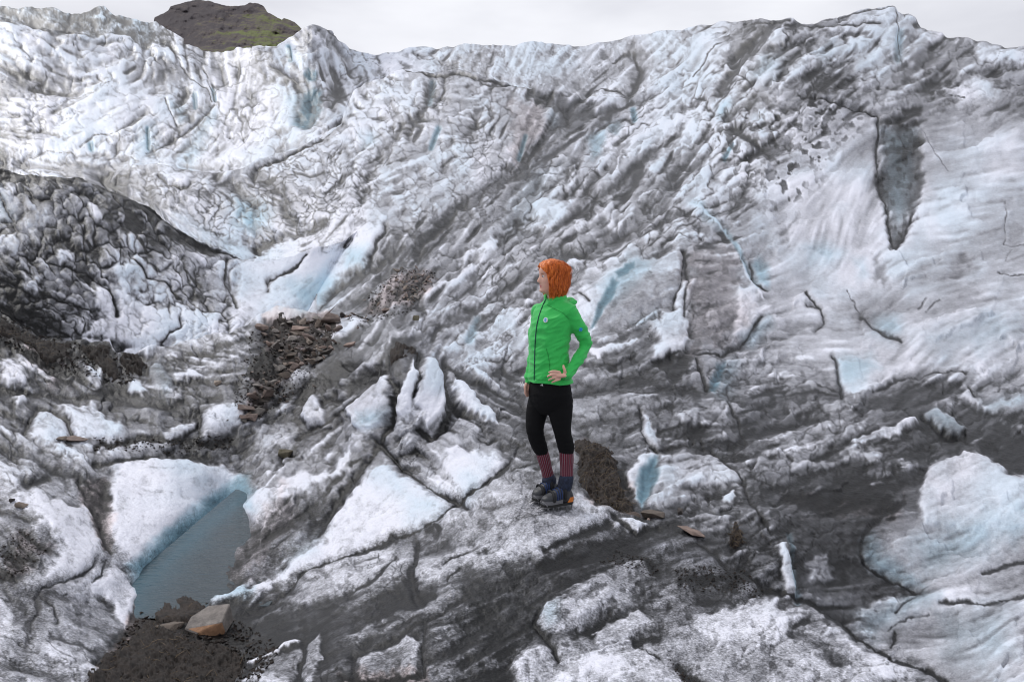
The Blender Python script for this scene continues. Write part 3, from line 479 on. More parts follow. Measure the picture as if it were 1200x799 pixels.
for lu, wd, h, pts in LINE:
    wd = wd * (.62 if wd < 3.6 else .85)
    sl = win(pts, wd * 3 + 8)
    wloc = wd * (.8 + .75 * RAG[sl])
    d = line_d(GX[sl] * .35 + WX[sl] * .65, GY[sl] * .35 + WY[sl] * .65, pts)
    k = np.clip(wloc, wd * .25, wd * 2)
    m = np.clip(1.15 * np.exp(-(d / (k * .62)) ** 2.4), 0, 1)
    L[sl] = L[sl] * (1 - m) + lu * m
    H[sl] -= h * 1.0 * np.exp(-(d / (wd * .9)) ** 2)
    # grime and painted crevice shade smeared round the line
    if lu < 100:
        g = np.exp(-(d / (wd * (1.9 if wd < 4 else 1.3))) ** 2) * .34
        L[sl] -= g * (L[sl] - lu)
B = np.zeros_like(L)
for am, so, h, pts in BLUE:
    cave = am > .84
    am = am if cave else am * .62
    so = so if cave else so * 2.6
    sl = win(pts, 26)
    sd = poly_sd(WX[sl] * .6 + GX[sl] * .4, WY[sl] * .6 + GY[sl] * .4, pts) + RAG[sl] * so * .3
    m = sst(so, -so * 1.4, sd)
    B[sl] = np.maximum(B[sl], am * m); H[sl] += h * sst(so, -so * 2.5, sd)
    L[sl] = L[sl] * (1 - m * am * .6) + (140 if cave else 205) * m * am * .6  # caves: darkness of depth painted into the luma
for am, wd, pts in BLUEL:
    sl = win(pts, wd * 3 + 6)
    d = line_d(GX[sl], GY[sl], pts); m = np.exp(-(d / (wd * .6)) ** 2.5)
    B[sl] = np.maximum(B[sl], am * m); H[sl] -= 3 * m
    L[sl] = L[sl] * (1 - m * am * .7) + (205 - 60 * m) * m * am * .7
BRW = np.zeros_like(L)
for am, so, pts in BROWN:
    sl = win(pts, 30)
    BRW[sl] = np.maximum(BRW[sl], am * sst(so, -so, poly_sd(WX[sl], WY[sl], pts) + RAG[sl] * so * 1.3))
# faint blue tint where the ice is clean
B = np.clip(B + .17 * sst(150, 215, L) * (1 - near) * sst(-.6, .9, fbm(GX, GY, 60, 3, 14)) , 0, 1)

# crisp dirt and painted shade: sharpen, stretch
L = L + .9 * (L - blur(L, 1)) + .35 * (L - blur(L, 5))
L = 158 + (L - 158) * 1.22
L = 255 * (np.clip(L, 8, 240) / 255) ** 1.30 * 1.055

# relief in view units (scaled to metres by distance)
HP = H.copy(); H[:] = 0
H += wall * (fw[2] * 3.2 + fw[3] * 1.0 - 1.4 * seam(fw, .15) + fw2[3] * .5) + bowl * (fb[2] * 1.3 + fb[3] * .6 - .7 * seam(fb, .15)) + cent * (fcx[2] * 1.7 + fcx[3] * .7) + farc * (ffr[3] * .7 + ffr[2] * .6) + wall2 * (fl2[3] * 1.6 - 1.1 * seam(fl2, .1) + streak_m * .6)
H += diag * (streak_m * .55 + streak_f * .3 + fd1[3] * 3.0 + fd1[2] * 1.2 + fd2[3] * 1.1 - 1.3 * seam(fd1, .08) * G3)
H += (rr_ * (fr1[3] * 3.0 + fr2[3] * .7 - seam(fr1, .08) * G3) + rl_ * (fl1[3] * 2.8 + fl2[3] * .7 - seam(fl1, .08) * G3) + rc_ * (fd1[3] * 2.2 + fd2[3] * .45 - seam(fd1, .08) * G3)) * (.4 + .6 * KEEP) * (1 - .4 * near)
H += rest * (streak_m * .6 + streak_l * 1.5 + streak_f * .25) * (.45 + .55 * KEEP) + smooth * (streak_l * 1.1 + streak_f * .2 + fs1[3] * 5.0 + fr1[3] * .8)
H *= (.12 + .88 * np.clip(KEEP, 0, 1) ** 1.3) * (1 - .25 * backl) * (1 - .42 * sst(420, 330, GY) * (1 - wall))
H += HP * (1 - .3 * sst(420, 330, GY)) + (1 - np.clip(KEEP, 0, 1)) * (1.6 * fbm(GX, GY, 28, 3, 4) + .5 * streak_m)
H += 3.2 * fbm(GX, GY, 60, 3, 15) * (1 - .4 * smooth) + RAG * (.55 - .3 * sst(380, 480, GY)) * (.4 + .6 * KEEP)
H += (blur(L, 2) - blur(L, 9)) * .020 + (blur(L, 8) - blur(L, 30)) * .03
H += BRW * (1.2 * fbm(GX, GY, 5, 3, 7) + 1.5 * fbm(GX, GY, 12, 3, 9))
L = np.clip(L, 16, 238)
SPK = np.clip(near * .9 + .25 + wall2 * .4, 0, 1)

# ------------------------------------------------------------------ materials of the setting
def nodes(name):
    m = bpy.data.materials.new(name); m.use_nodes = True
    return m, m.node_tree, m.node_tree.nodes['Principled BSDF']

def mth(t, op, a=None, b=None, c=None):
    n = t.nodes.new('ShaderNodeMath'); n.operation = op
    for i, v in enumerate((a, b, c)):
        if v is None: continue
        if isinstance(v, (int, float)): n.inputs[i].default_value = v
        else: t.links.new(v, n.inputs[i])
    return n.outputs[0]

def attr(t, name):
    n = t.nodes.new('ShaderNodeAttribute'); n.attribute_name = name
    return n.outputs['Fac']

def tnoise(t, scale, detail=3, rough=.6, vec=None):
    n = t.nodes.new('ShaderNodeTexNoise')
    n.inputs['Scale'].default_value = scale; n.inputs['Detail'].default_value = detail; n.inputs['Roughness'].default_value = rough
    if vec is None:
        vec = t.nodes.new('ShaderNodeTexCoord').outputs['Object']
    t.links.new(vec, n.inputs['Vector'])
    return n.outputs['Fac']

def ice_material(name):
    m, t, p = nodes(name)
    co = t.nodes.new('ShaderNodeTexCoord').outputs['Object']
    tone = attr(t, 'dirt_shade'); blue = attr(t, 'blue'); brn = attr(t, 'soil'); spk = attr(t, 'speck'); px = attr(t, 'grain')
    n1 = tnoise(t, 75, 3, .7, co); n2 = tnoise(t, 17, 4, .65, co); n3 = tnoise(t, 3.2, 4, .6, co)
    a1 = mth(t, 'MULTIPLY', mth(t, 'SUBTRACT', n1, .5), mth(t, 'MULTIPLY', spk, 1.25))
    a2 = mth(t, 'MULTIPLY', mth(t, 'SUBTRACT', n2, .5), mth(t, 'MULTIPLY_ADD', spk, .40, .20))
    a3 = mth(t, 'MULTIPLY', mth(t, 'SUBTRACT', n3, .5), .16)
    # grime with its painted shade: grainy at middle luma, even at both ends
    mid = mth(t, 'SUBTRACT', 1.0, mth(t, 'POWER', mth(t, 'ABSOLUTE', mth(t, 'MULTIPLY', mth(t, 'SUBTRACT', tone, .55), 2.2)), 2.0))
    mid = mth(t, 'MAXIMUM', mid, .12)
    s = mth(t, 'MULTIPLY', mth(t, 'ADD', mth(t, 'ADD', a1, a2), a3), mid)
    c = mth(t, 'ADD', tone, s)
    c = mth(t, 'MINIMUM', mth(t, 'MAXIMUM', c, .09), .95)
    lin = mth(t, 'POWER', c, 2.2)
    # absorption colours
    def chan(kb, ks, k0):
        e = mth(t, 'MULTIPLY', blue, -kb)
        return mth(t, 'MULTIPLY', mth(t, 'MULTIPLY', mth(t, 'EXPONENT', e), mth(t, 'MULTIPLY_ADD', brn, ks, 1.0)), mth(t, 'MULTIPLY', lin, k0))
    cmb = t.nodes.new('ShaderNodeCombineColor')
    t.links.new(chan(1.25, .10, .952), cmb.inputs[0]); t.links.new(chan(.60, -.14, .966), cmb.inputs[1]); t.links.new(chan(.44, -.26, 1.068), cmb.inputs[2])
    t.links.new(cmb.outputs[0], p.inputs['Base Color'])
    rg = mth(t, 'MULTIPLY_ADD', brn, .35, .42)
    t.links.new(rg, p.inputs['Roughness'])
    p.inputs['Specular IOR Level'].default_value = .28
    b1 = t.nodes.new('ShaderNodeBump'); b1.inputs['Strength'].default_value = .55; b1.inputs['Distance'].default_value = .02
    t.links.new(tnoise(t, 38, 4, .65, co), b1.inputs['Height'])
    b2 = t.nodes.new('ShaderNodeBump'); b2.inputs['Strength'].default_value = .3; b2.inputs['Distance'].default_value = .08
    t.links.new(tnoise(t, 6, 4, .6, co), b2.inputs['Height'])
    t.links.new(b1.outputs[0], b2.inputs['Normal']); t.links.new(b2.outputs[0], p.inputs['Normal'])
    return m

ICE = ice_material('glacier_ice')

def tps_fit(P):
    P = np.array(P, float); n = len(P)
    xy = P[:, :2] / 400.0; z = np.log(P[:, 2])
    r = np.hypot(xy[:, None, 0] - xy[None, :, 0], xy[:, None, 1] - xy[None, :, 1])
    K = np.where(r > 0, r * r * np.log(r + 1e-12), 0) + np.eye(n) * 2e-3
    A = np.zeros((n + 3, n + 3)); A[:n, :n] = K; A[:n, n] = 1; A[:n, n + 1:] = xy; A[n, :n] = 1; A[n + 1:, :n] = xy.T
    s = np.linalg.solve(A, np.concatenate([z, [0, 0, 0]]))
    gx = np.arange(-600, 1810, 6.0); gy = np.arange(-80, 900, 6.0)
    XX, YY = np.meshgrid(gx / 400, gy / 400)
    v = s[n] + s[n + 1] * XX + s[n + 2] * YY
    for i in range(n):
        r = np.hypot(XX - xy[i, 0], YY - xy[i, 1]) + 1e-9
        v = v + s[i] * r * r * np.log(r)
    v = blur(v, 1)
    return lambda x, y: np.exp(bil(v, (x + 600) / 6.0, (y + 80) / 6.0))

def interp_curve(pts):
    pts = sorted(pts); xs = [p[0] for p in pts]; ys = [p[1] for p in pts]
    return lambda x: np.interp(x, xs, ys)

SURF = {}
def sheet(name, depth, top, bottom, xa, xb, stepx, rows, label=None, back=1.0, disp=1.0, mat=None, kind='structure', crest_noise=1.2, extra=None, clip=None):
    xs = np.arange(max(xa, -90), min(xb, 1290) + .01, stepx)
    if xa < -90: xs = np.concatenate([np.arange(xa, xs[0] - 3, 5.0), xs])
    if xb > 1290: xs = np.concatenate([xs, np.arange(xs[-1] + 5, xb, 5.0)])
    tp = top(xs) + crest_noise * fbm(xs, xs * 0, 14, 4, 5) ; bt = np.maximum(bottom(xs), tp + 2)
    t = np.linspace(0, 1, rows)[:, None]
    PX = np.repeat(xs[None, :], rows, 0); PY = tp[None, :] * (1 - t) + bt[None, :] * t
    D = depth(PX, PY)
    a, b = ray(PX, PY)
    P = np.stack([a * D, D, CAM_Z + b * D], -1)
    du = np.gradient(P, axis=1); dv = np.gradient(P, axis=0)
    N = np.cross(du, dv); N /= np.linalg.norm(N, axis=-1, keepdims=True) + 1e-12
    camv = np.array([0, 0, CAM_Z]) - P; camv /= np.linalg.norm(camv, axis=-1, keepdims=True)
    sg = np.sign((N * camv).sum(-1, keepdims=True)); N = N * sg
    N = N * .75 + camv * .25 * np.ones_like(N); N /= np.linalg.norm(N, axis=-1, keepdims=True)
    fx, fy = PX - X0, PY - Y0
    fx = np.abs(fx); fx = np.where(fx > MW - 2, 2 * (MW - 2) - fx, fx)
    if clip is not None:          # ground hidden behind a nearer crest goes on like the ground in view
        c_ = clip(xs)[None, :] - Y0
        fy = np.where(fy > c_, np.maximum(2 * c_ - fy, 0), fy)
    h = bil(H, fx, fy)
    if extra is not None: h = h + extra(PX, PY)
    P = P + N * (h * D / FPX * disp)[..., None]
    at_ = {k: bil(M, fx, fy) for k, M in (('dirt_shade', L / 255), ('blue', B), ('soil', BRW), ('speck', SPK))}  # luma here carries dirt and painted shade together
    if back:
        nb = 14
        k = np.arange(nb, 0, -1)[:, None]
        Yc = P[0, :, 1][None, :]
        off = (k ** 1.5) * .012 * Yc * back
        r = P[0, :, :2] / np.linalg.norm(P[0, :, :2], axis=-1, keepdims=True)
        Bk = np.stack([P[0, :, 0] + r[:, 0] * off, P[0, :, 1] + r[:, 1] * off, P[0, :, 2] - off * .75 - .02 * Yc * (k > 1)], -1)
        P = np.concatenate([Bk, P], 0)
        at_ = {q: np.concatenate([np.repeat(v[:1], nb, 0), v], 0) for q, v in at_.items()}
    nr, nc = P.shape[:2]
    idx = np.arange(nr * nc).reshape(nr, nc)
    q = np.stack([idx[:-1, :-1], idx[1:, :-1], idx[1:, 1:], idx[:-1, 1:]], -1).reshape(-1, 4)
    me = bpy.data.meshes.new(name)
    me.vertices.add(nr * nc); me.vertices.foreach_set('co', P.reshape(-1).astype(np.float32))
    me.loops.add(q.size); me.loops.foreach_set('vertex_index', q.reshape(-1).astype(np.int32))
    me.polygons.add(len(q)); me.polygons.foreach_set('loop_start', np.arange(0, q.size, 4, dtype=np.int32))
    me.polygons.foreach_set('use_smooth', np.ones(len(q), bool))
    me.update(calc_edges=True)
    for k_, v in at_.items():
        at = me.attributes.new(k_, 'FLOAT', 'POINT'); at.data.foreach_set('value', v.reshape(-1).astype(np.float32))
    me.materials.append(mat or ICE)
    o = bpy.data.objects.new(name, me); C.objects.link(o)
    if kind: o['kind'] = kind
    SURF[name] = (P[14:] if back else P, xs, None, tp, bt)
    return o

def on(name, px, py):
    """point of a finished ice surface seen at px, py"""
    P, xs_, _, tp, bt = SURF[name]
    c = float(np.interp(px, xs_, np.arange(len(xs_)))); ci = int(min(max(round(c), 0), P.shape[1] - 1))
    r = (py - tp[ci]) / (bt[ci] - tp[ci]) * (P.shape[0] - 1); ri = int(min(max(round(r), 0), P.shape[0] - 1))
    return Vector(P[ri, ci])

WZ = -0.85
D_CTRL = [(1750,820,4.6),(1750,640,6.6),(1750,500,10),(1750,300,19),(1750,90,36),(-560,850,3.2),(-560,640,5.6),(-560,450,9.8),(-560,350,12),(-90,850,3.0),(0,799,3.6),(100,799,3.9),(-90,700,4.7),(60,700,5.0),(60,620,6.0),(0,560,7.0),(-90,560,7.0),(165,703,6.0),(200,663,6.66),(250,618,7.62),(292,588,8.4),(130,600,7.2),(200,600,7.5),(200,540,8.7),(260,548,9.0),(110,700,5.5),(140,660,6.2),
 (222,655,7.8),(185,692,6.7),(262,612,8.7),(210,680,7.2),(300,598,7.75),(288,628,7.15),(264,658,6.55),(246,684,6.2),(312,645,6.8),(255,690,6.12),(300,690,6.1),(340,600,7.6),(400,560,8.2),(330,540,9.3),(200,722,5.6),(215,712,5.72),(170,722,5.7),(185,710,5.85),(225,700,6.0),(235,706,5.9),(160,742,5.2),(200,799,4.4),(300,760,4.9),(250,745,5.2),(130,799,4.1),
 (60,480,9.5),(0,450,9.7),(-90,450,9.7),(200,480,10),(100,405,11.6),(0,372,11.5),(-90,360,11.5),(200,415,12),(300,385,13),(300,450,10.8),(400,480,9.6),(380,420,11.5),(430,372,13.8),
 (470,405,9.6),(440,490,8.7),(500,500,8.3),(540,592,7.0),(450,628,6.8),(600,540,7.7),(560,480,8.8),(620,520,8.0),(600,430,11),(500,380,13),(680,560,7.1),(740,600,6.4),(720,500,8.4),(700,450,10),(700,400,12),(770,400,12),(800,300,16.5),(700,300,18),(600,380,14),(600,280,21),(600,200,28),(560,110,38),(480,90,43),(720,130,38),(650,115,38),
 (900,600,6.6),(830,560,7.4),(870,480,9.6),(900,450,11.5),(900,300,18),(900,200,25),(900,100,33),(900,25,41),(800,100,42),(850,45,45),(1000,730,5.6),(960,640,6.3),(1020,560,7.8),(1000,480,9.8),(1050,380,14),(1060,200,25),(1050,12,42),(1190,799,4.6),(1280,860,4.0),(1100,799,4.9),(1190,640,6.6),(1190,540,8.2),(1190,470,11),(1190,400,13.4),(1190,300,18),(1190,150,27),(1190,56,35),(1290,66,35),(1290,500,9.8),(1120,690,6.0),
 (600,700,5.3),(400,799,4.5),(850,799,4.3)]
M_CTRL = [(-560,205,32),(-560,400,18),(-560,760,8)] + [c for c in D_CTRL if c[0] > 431] + [(430,372,14),(405,335,17.6),(330,330,21.5),(250,330,21),(445,275,21.5),(300,290,25),(250,275,25),(200,240,26.5),(290,240,27.5),(150,203,31),(300,200,32),(400,150,37),(430,90,45),(350,230,27),(0,200,31),(0,300,25),(-90,200,31),(200,370,19),(100,420,16),(250,450,13.8),(350,420,13),(400,480,10.8),(200,560,12),(0,560,12),(100,700,9),(300,700,8),(380,620,8.6),(400,760,6),(-90,600,12)]
N_CTRL = [(-560,200,15.5),(-560,450,12.3),(-90,192,15.5),(0,195,15.5),(0,300,13.2),(0,380,12.3),(110,210,16.5),(110,300,14.2),(110,410,12.8),(205,262,17),(205,400,13.4),(257,293,17.6),(285,306,18.2),(285,390,14.2),(340,306,19.2),(340,365,15.8),(400,290,21),(375,352,18),(445,268,23.5),(470,330,26),(430,370,22),(200,460,12.9),(-90,450,12.3)]
B_CTRL = [(-560,30,70),(-560,200,45),(0,22,70),(-90,22,70),(0,100,58),(0,200,45),(150,50,75),(150,120,58),(150,198,45),(300,54,75),(300,195,43),(365,29,62),(365,90,56),(360,150,47),(400,140,47),(445,64,85),(440,95,74),(600,53,86),(600,105,68),(740,45,80),(740,112,62),(800,37,70),(800,90,57),(880,23,56),(950,60,52),(1000,40,56)]
A_CTRL = [(240,850,3.4),(262,790,4.3),(290,719,5.2),(330,702,5.3),(300,799,3.75),(400,656,5.7),(400,799,3.35),(455,630,6.0),(520,601,6.15),(600,541,6.4),(630,527,6.6),(650,590,5.5),(672,550,6.2),(700,588,5.7),(600,620,5.1),(600,700,4.15),(600,850,2.95),(800,850,2.9),(760,607,5.5),(760,700,4.3),(870,672,4.7),(985,728,4.2),(900,799,3.3),(1110,800,3.6),(1180,850,3.2),(1000,850,2.9),(500,700,4.3),(400,850,2.9)]

A_TOP = interp_curve([(225,880),(250,850),(272,808),(285,772),(296,745),(308,722),(330,703),(360,674),(400,656),(430,643),(452,631),(458,626),(466,632),(490,621),(500,615),(508,612),(520,601),(560,576),(600,541),(615,531),(630,527),(650,533),(668,548),(682,570),(700,588),(720,597),(745,601),(765,608),(790,622),(815,636),(840,652),(870,671),(900,692),(940,706),(985,728),(1005,750),(1040,768),(1075,780),(1110,800),(1180,850)])
P_TOP = interp_curve([(-90,350),(0,368),(20,380),(45,392),(85,400),(128,402),(137,415),(147,411),(160,413),(175,411),(190,408),(210,404),(240,395),(270,391),(285,384),(305,372),(325,362),(335,366),(360,368),(400,372),(480,378)])
N_TOP = interp_curve([(-90,190),(0,195),(60,202),(115,211),(150,229),(175,239),(205,262),(235,281),(257,291),(270,299),(285,304),(307,307),(343,302),(370,293),(400,284),(430,263),(460,262)])
B_TOP = interp_curve([(-90,15),(0,21),(20,25),(50,32),(60,37),(80,36),(95,42),(120,42),(132,39),(150,47),(165,53),(178,52),(195,47),(205,48),(230,53),(262,60),(280,55),(300,54),(325,54),(335,50),(350,38),(365,29),(372,31),(380,33),(388,36),(398,48),(410,57),(430,63),(445,64),(465,61),(480,55),(495,53),(515,54),(560,52),(600,53),(640,51),(690,51),(720,47),(740,45),(765,42),(785,38),(800,37),(820,31),(850,25),(880,23),(900,24),(1020,60)])
M_TOP = interp_curve([(-90,228),(0,228),(100,226),(120,214),(135,200),(155,194),(175,193),(205,195),(230,200),(265,204),(290,198),(310,189),(330,180),(355,172),(385,155),(400,146),(406,128),(414,108),(428,96),(450,91),(475,80),(500,82),(525,80),(535,78),(550,83),(580,92),(610,99),(622,103),(640,97),(655,99),(660,105),(680,112),(720,116),(745,111),(780,88),(820,58),(860,34),(890,23),(925,23),(950,25),(965,21),(1000,14),(1025,9),(1048,9),(1052,15),(1057,17),(1065,14),(1073,18),(1080,28),(1110,40),(1150,48),(1200,56),(1290,68)])

depth_D = tps_fit(D_CTRL)
depth_M0 = tps_fit(M_CTRL)
depth_N = tps_fit(N_CTRL); depth_B = tps_fit(B_CTRL); depth_A = tps_fit(A_CTRL)
def depth_M(x, y):
    q = sst(380, 425, x) * sst(345, 400, y)
    return depth_M0(x, y) * (1 - q) + depth_D(x, y) * q
depth_P = lambda x, y: depth_D(x, y) * (1 + .0004 * np.maximum(x - 426, 0) + .004 * np.maximum(x - 445, 0))

soil_lumps = lambda x, y: 0
sheet('near_glacier_ground', depth_P, P_TOP, lambda x: np.where(x < 262, 855, np.minimum(855, A_TOP(x) + 70)), -560, 480, 1.05, 440, clip=lambda x: np.where(x > 264, A_TOP(x) + 14, 900.))
m_bot = lambda x: np.where(x < 330, 762, np.minimum(860, A_TOP(x) + 60))
sheet('glacier_slope', depth_M, M_TOP, m_bot, -560, 1760, 1.15, 640, clip=lambda x: np.where(x < 300, N_TOP(x) - 6, np.where(x < 372, N_TOP(x) - 4, np.where((x > 420) & (x < 1112), A_TOP(x) + 14, 900.))))
sheet('scalloped_ice_wall', depth_N, N_TOP, lambda x: np.full_like(x, 445.), -560, 460, 1.1, 220, crest_noise=1.6, clip=lambda x: np.where(x < 330, P_TOP(x) - 4, 900.))
sheet('upper_icefall', depth_B, B_TOP, lambda x: np.minimum(M_TOP(x) + 25, 245), -560, 1020, 1.15, 170, crest_noise=.9, clip=lambda x: np.minimum(M_TOP(x) - 3, np.where(x < 300, N_TOP(x) - 6, 900.)))
sheet('foreground_ice_ridge', depth_A, A_TOP, lambda x: np.full_like(x, 880.), 226, 1182, 1.0, 330)

# far glacier tongue
F_TOP = interp_curve([(-90,12),(0,9),(20,10),(30,9),(60,10),(88,18),(95,18),(110,11),(122,10),(135,20),(160,25),(185,29),(215,45)])
F_CTRL = [(-560,20,170),(-560,70,120),(-90,10,170),(0,10,170),(100,12,170),(190,30,160),(0,60,120),(200,70,120),(-90,60,120)]
sheet('distant_icefall', tps_fit(F_CTRL), F_TOP, lambda x: np.full_like(x, 70.), -560, 215, 1.0, 60, crest_noise=1.8, disp=.45)

# moss and rock mountain
def mountain():
    top = interp_curve([(160,45),(178,40),(181,21),(190,17),(197,13),(200,8),(212,4),(222,2),(226,0),(243,1),(258,5),(270,8),(287,6),(293,3),(303,4),(309,8),(313,14),(322,19),(330,24),(333,22),(345,26),(355,36),(358,41),(375,60)])
    nx, ny = 330, 130
    xs = np.linspace(160, 375, nx); t = np.linspace(0, 1, ny)[:, None]
    tp = top(xs) + .9 * fbm(xs, xs * 0 + 3, 7, 3, 9)
    PX = np.repeat(xs[None], ny, 0); PY = tp[None] * (1 - t) + 85 * t
    D = 360 - 1.9 * (PY - 20) + 7 * fbm(PX, PY * 1.4, 30, 3, 2) - 6 * np.abs(fbm(PX, PY * 1.6, 22, 3, 6)) + 2.2 * fbm(PX, PY, 6, 3, 8) + 20 * ((PX - 262) / 90) ** 2
    a, b = ray(PX, PY)
    P = np.stack([a * D, D, CAM_Z + b * D], -1)
    k = np.arange(10, 0, -1)[:, None]
    r = P[0, :, :2] / np.linalg.norm(P[0, :, :2], axis=-1, keepdims=True)
    Bk = np.stack([P[0, :, 0] + r[:, 0] * k * 12, P[0, :, 1] + r[:, 1] * k * 12, P[0, :, 2] - k * 9.0 + 0 * P[0, :, 0]], -1)
    P = np.concatenate([Bk, P], 0)
    nr, nc = P.shape[:2]; idx = np.arange(nr * nc).reshape(nr, nc)
    q = np.stack([idx[:-1, :-1], idx[1:, :-1], idx[1:, 1:], idx[:-1, 1:]], -1).reshape(-1, 4)
    me = bpy.data.meshes.new('mountain'); me.from_pydata(P.reshape(-1, 3).tolist(), [], q.tolist()); me.update()
    me.polygons.foreach_set('use_smooth', [True] * len(me.polygons))
    m, tt, p = nodes('moss_and_rock')
    co = tt.nodes.new('ShaderNodeTexCoord').outputs['Object']
    big = tnoise(tt, .07, 4, .6, co); med = tnoise(tt, .35, 6, .75, co)
    sep = tt.nodes.new('ShaderNodeSeparateXYZ'); tt.links.new(co, sep.inputs[0])
    side = mth(tt, 'MULTIPLY_ADD', sep.outputs[0], .020, 2.95)      # moss thicker on the east flank
    f = mth(tt, 'ADD', mth(tt, 'MULTIPLY_ADD', big, 1.9, -1.02), mth(tt, 'ADD', mth(tt, 'MULTIPLY_ADD', med, 2.0, -1.0), mth(tt, 'MULTIPLY_ADD', side, .5, 0.12)))
    ramp = tt.nodes.new('ShaderNodeValToRGB'); e = ramp.color_ramp.elements
    e[0].position = .25; e[0].color = (.075, .066, .07, 1)
    e[1].position = .82; e[1].color = (.15, .17, .07, 1)
    x = ramp.color_ramp.elements.new(.5); x.color = (.12, .10, .095, 1)
    x = ramp.color_ramp.elements.new(.68); x.color = (.13, .14, .065, 1)
    tt.links.new(f, ramp.inputs[0]); tt.links.new(ramp.outputs[0], p.inputs['Base Color'])
    p.inputs['Roughness'].default_value = .95; p.inputs['Specular IOR Level'].default_value = .1
    me.materials.append(m)
    o = bpy.data.objects.new('mountain', me); C.objects.link(o); o['kind'] = 'structure'
mountain()

# meltwater pool
def pool():
    pts = [(150,724),(215,724),(240,709),(310,708),(330,690),(320,640),(312,578),(292,562),(262,588),(235,608),(190,648),(148,690)]
    wp = []
    for px, py in pts:
        a, b = ray(px, py); Y = (WZ - CAM_Z) / b
        wp.append((a * Y, Y))
    xs = np.arange(min(p[0] for p in wp), max(p[0] for p in wp), .04); ys = np.arange(min(p[1] for p in wp), max(p[1] for p in wp), .04)
    gx, gy = np.meshgrid(xs, ys); sd = poly_sd(gx, gy, wp); ok = sd < .05
    idx = np.arange(gx.size).reshape(gx.shape)
    q = np.stack([idx[:-1, :-1], idx[:-1, 1:], idx[1:, 1:], idx[1:, :-1]], -1)[ok[:-1, :-1] & ok[1:, 1:]]
    V = np.stack([gx, gy, np.full(gx.shape, WZ)], -1).reshape(-1, 3)
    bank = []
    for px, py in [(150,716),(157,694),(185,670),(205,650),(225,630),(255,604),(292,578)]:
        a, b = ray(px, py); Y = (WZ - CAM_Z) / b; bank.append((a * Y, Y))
    sh = np.exp(-(line_d(gx, gy, bank) / (.17 + .07 * fbm(gx, gy, .4, 3, 2))) ** 1.6).reshape(-1)  # teal shadow band along the bank, painted into the water colour
    used = np.unique(q); mp_ = np.full(gx.size, -1); mp_[used] = np.arange(len(used))
    m, t, p = nodes('meltwater')
    co = t.nodes.new('ShaderNodeTexCoord').outputs['Object']
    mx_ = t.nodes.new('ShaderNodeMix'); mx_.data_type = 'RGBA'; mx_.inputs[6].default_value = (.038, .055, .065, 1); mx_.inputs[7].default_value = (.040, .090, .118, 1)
    t.links.new(attr(t, 'bank_shade'), mx_.inputs[0]); t.links.new(mx_.outputs[2], p.inputs['Base Color'])
    p.inputs['Roughness'].default_value = .07; p.inputs['IOR'].default_value = 1.33
    mpn = t.nodes.new('ShaderNodeMapping'); mpn.inputs['Scale'].default_value = (1, 4, 1); t.links.new(co, mpn.inputs[0])
    b = t.nodes.new('ShaderNodeBump'); b.inputs['Strength'].default_value = .5; b.inputs['Distance'].default_value = .02
    t.links.new(tnoise(t, 7, 3, .5, mpn.outputs[0]), b.inputs['Height']); t.links.new(b.outputs[0], p.inputs['Normal'])
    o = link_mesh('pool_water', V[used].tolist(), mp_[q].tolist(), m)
    a = o.data.attributes.new('bank_shade', 'FLOAT', 'POINT'); a.data.foreach_set('value', sh[used].astype(np.float32))
    o['kind'] = 'structure'
pool()

# ice far below and round everything, out to the horizon
def outwash():
    n = 40; v = []; f = []
    for j in range(n):
        for i in range(n):
            x = -900 + 1800 * i / (n - 1); y = -600 + 1500 * j / (n - 1)
            v.append((x, y, -4.5 + 1.2 * mnoise.noise(Vector((x * .02, y * .02, 0)))))
    for j in range(n - 1):
        for i in range(n - 1):
            k = j * n + i; f.append((k, k + 1, k + n + 1, k + n))
    o = link_mesh('ground', v, f, ICE); o['kind'] = 'structure'
    a = o.data.attributes.new('dirt_shade', 'FLOAT', 'POINT'); a.data.foreach_set('value', [.6] * len(v))
outwash()

# ------------------------------------------------------------------ loose things on the ice
def rock_material(name, c1, c2, c3=None):
    m, t, p = nodes(name)
    co = t.nodes.new('ShaderNodeTexCoord').outputs['Object']
    g = t.nodes.new('ShaderNodeNewGeometry').outputs['Position']
    n = tnoise(t, 14, 5, .7, g)
    rp = t.nodes.new('ShaderNodeValToRGB'); e = rp.color_ramp.elements
    e[0].position = .3; e[0].color = (*c1, 1); e[1].position = .7; e[1].color = (*c2, 1)
    t.links.new(n, rp.inputs[0])
    oi = t.nodes.new('ShaderNodeObjectInfo')
    hs = t.nodes.new('ShaderNodeHueSaturation')
    t.links.new(mth(t, 'MULTIPLY_ADD', oi.outputs['Random'], .8, .6), hs.inputs['Value']); t.links.new(rp.outputs[0], hs.inputs['Color'])
    t.links.new(hs.outputs[0], p.inputs['Base Color'])
    p.inputs['Roughness'].default_value = .85
    b = t.nodes.new('ShaderNodeBump'); b.inputs['Strength'].default_value = .7; b.inputs['Distance'].default_value = .02
    t.links.new(tnoise(t, 60 if name != 'wet_soil' else 34, 5, .75, g), b.inputs['Height']); t.links.new(b.outputs[0], p.inputs['Normal'])
    return m
RK_BROWN = rock_material('brown_basalt', (.10, .075, .065), (.26, .20, .175))
RK_DARK = rock_material('dark_basalt', (.035, .03, .028), (.10, .085, .078))
RK_TAN = rock_material('tan_stone', (.11, .09, .075), (.30, .245, .205))
RK_PINK = rock_material('reddish_stone', (.14, .10, .085), (.32, .24, .205))
RK_GREY = rock_material('grey_stone', (.095, .085, .08), (.26, .235, .215))
RK_MOSS = rock_material('mossy_stone', (.07, .065, .035), (.24, .21, .15))
RK_ORANGE = rock_material('rusty_stone', (.20, .11, .065), (.42, .24, .14))
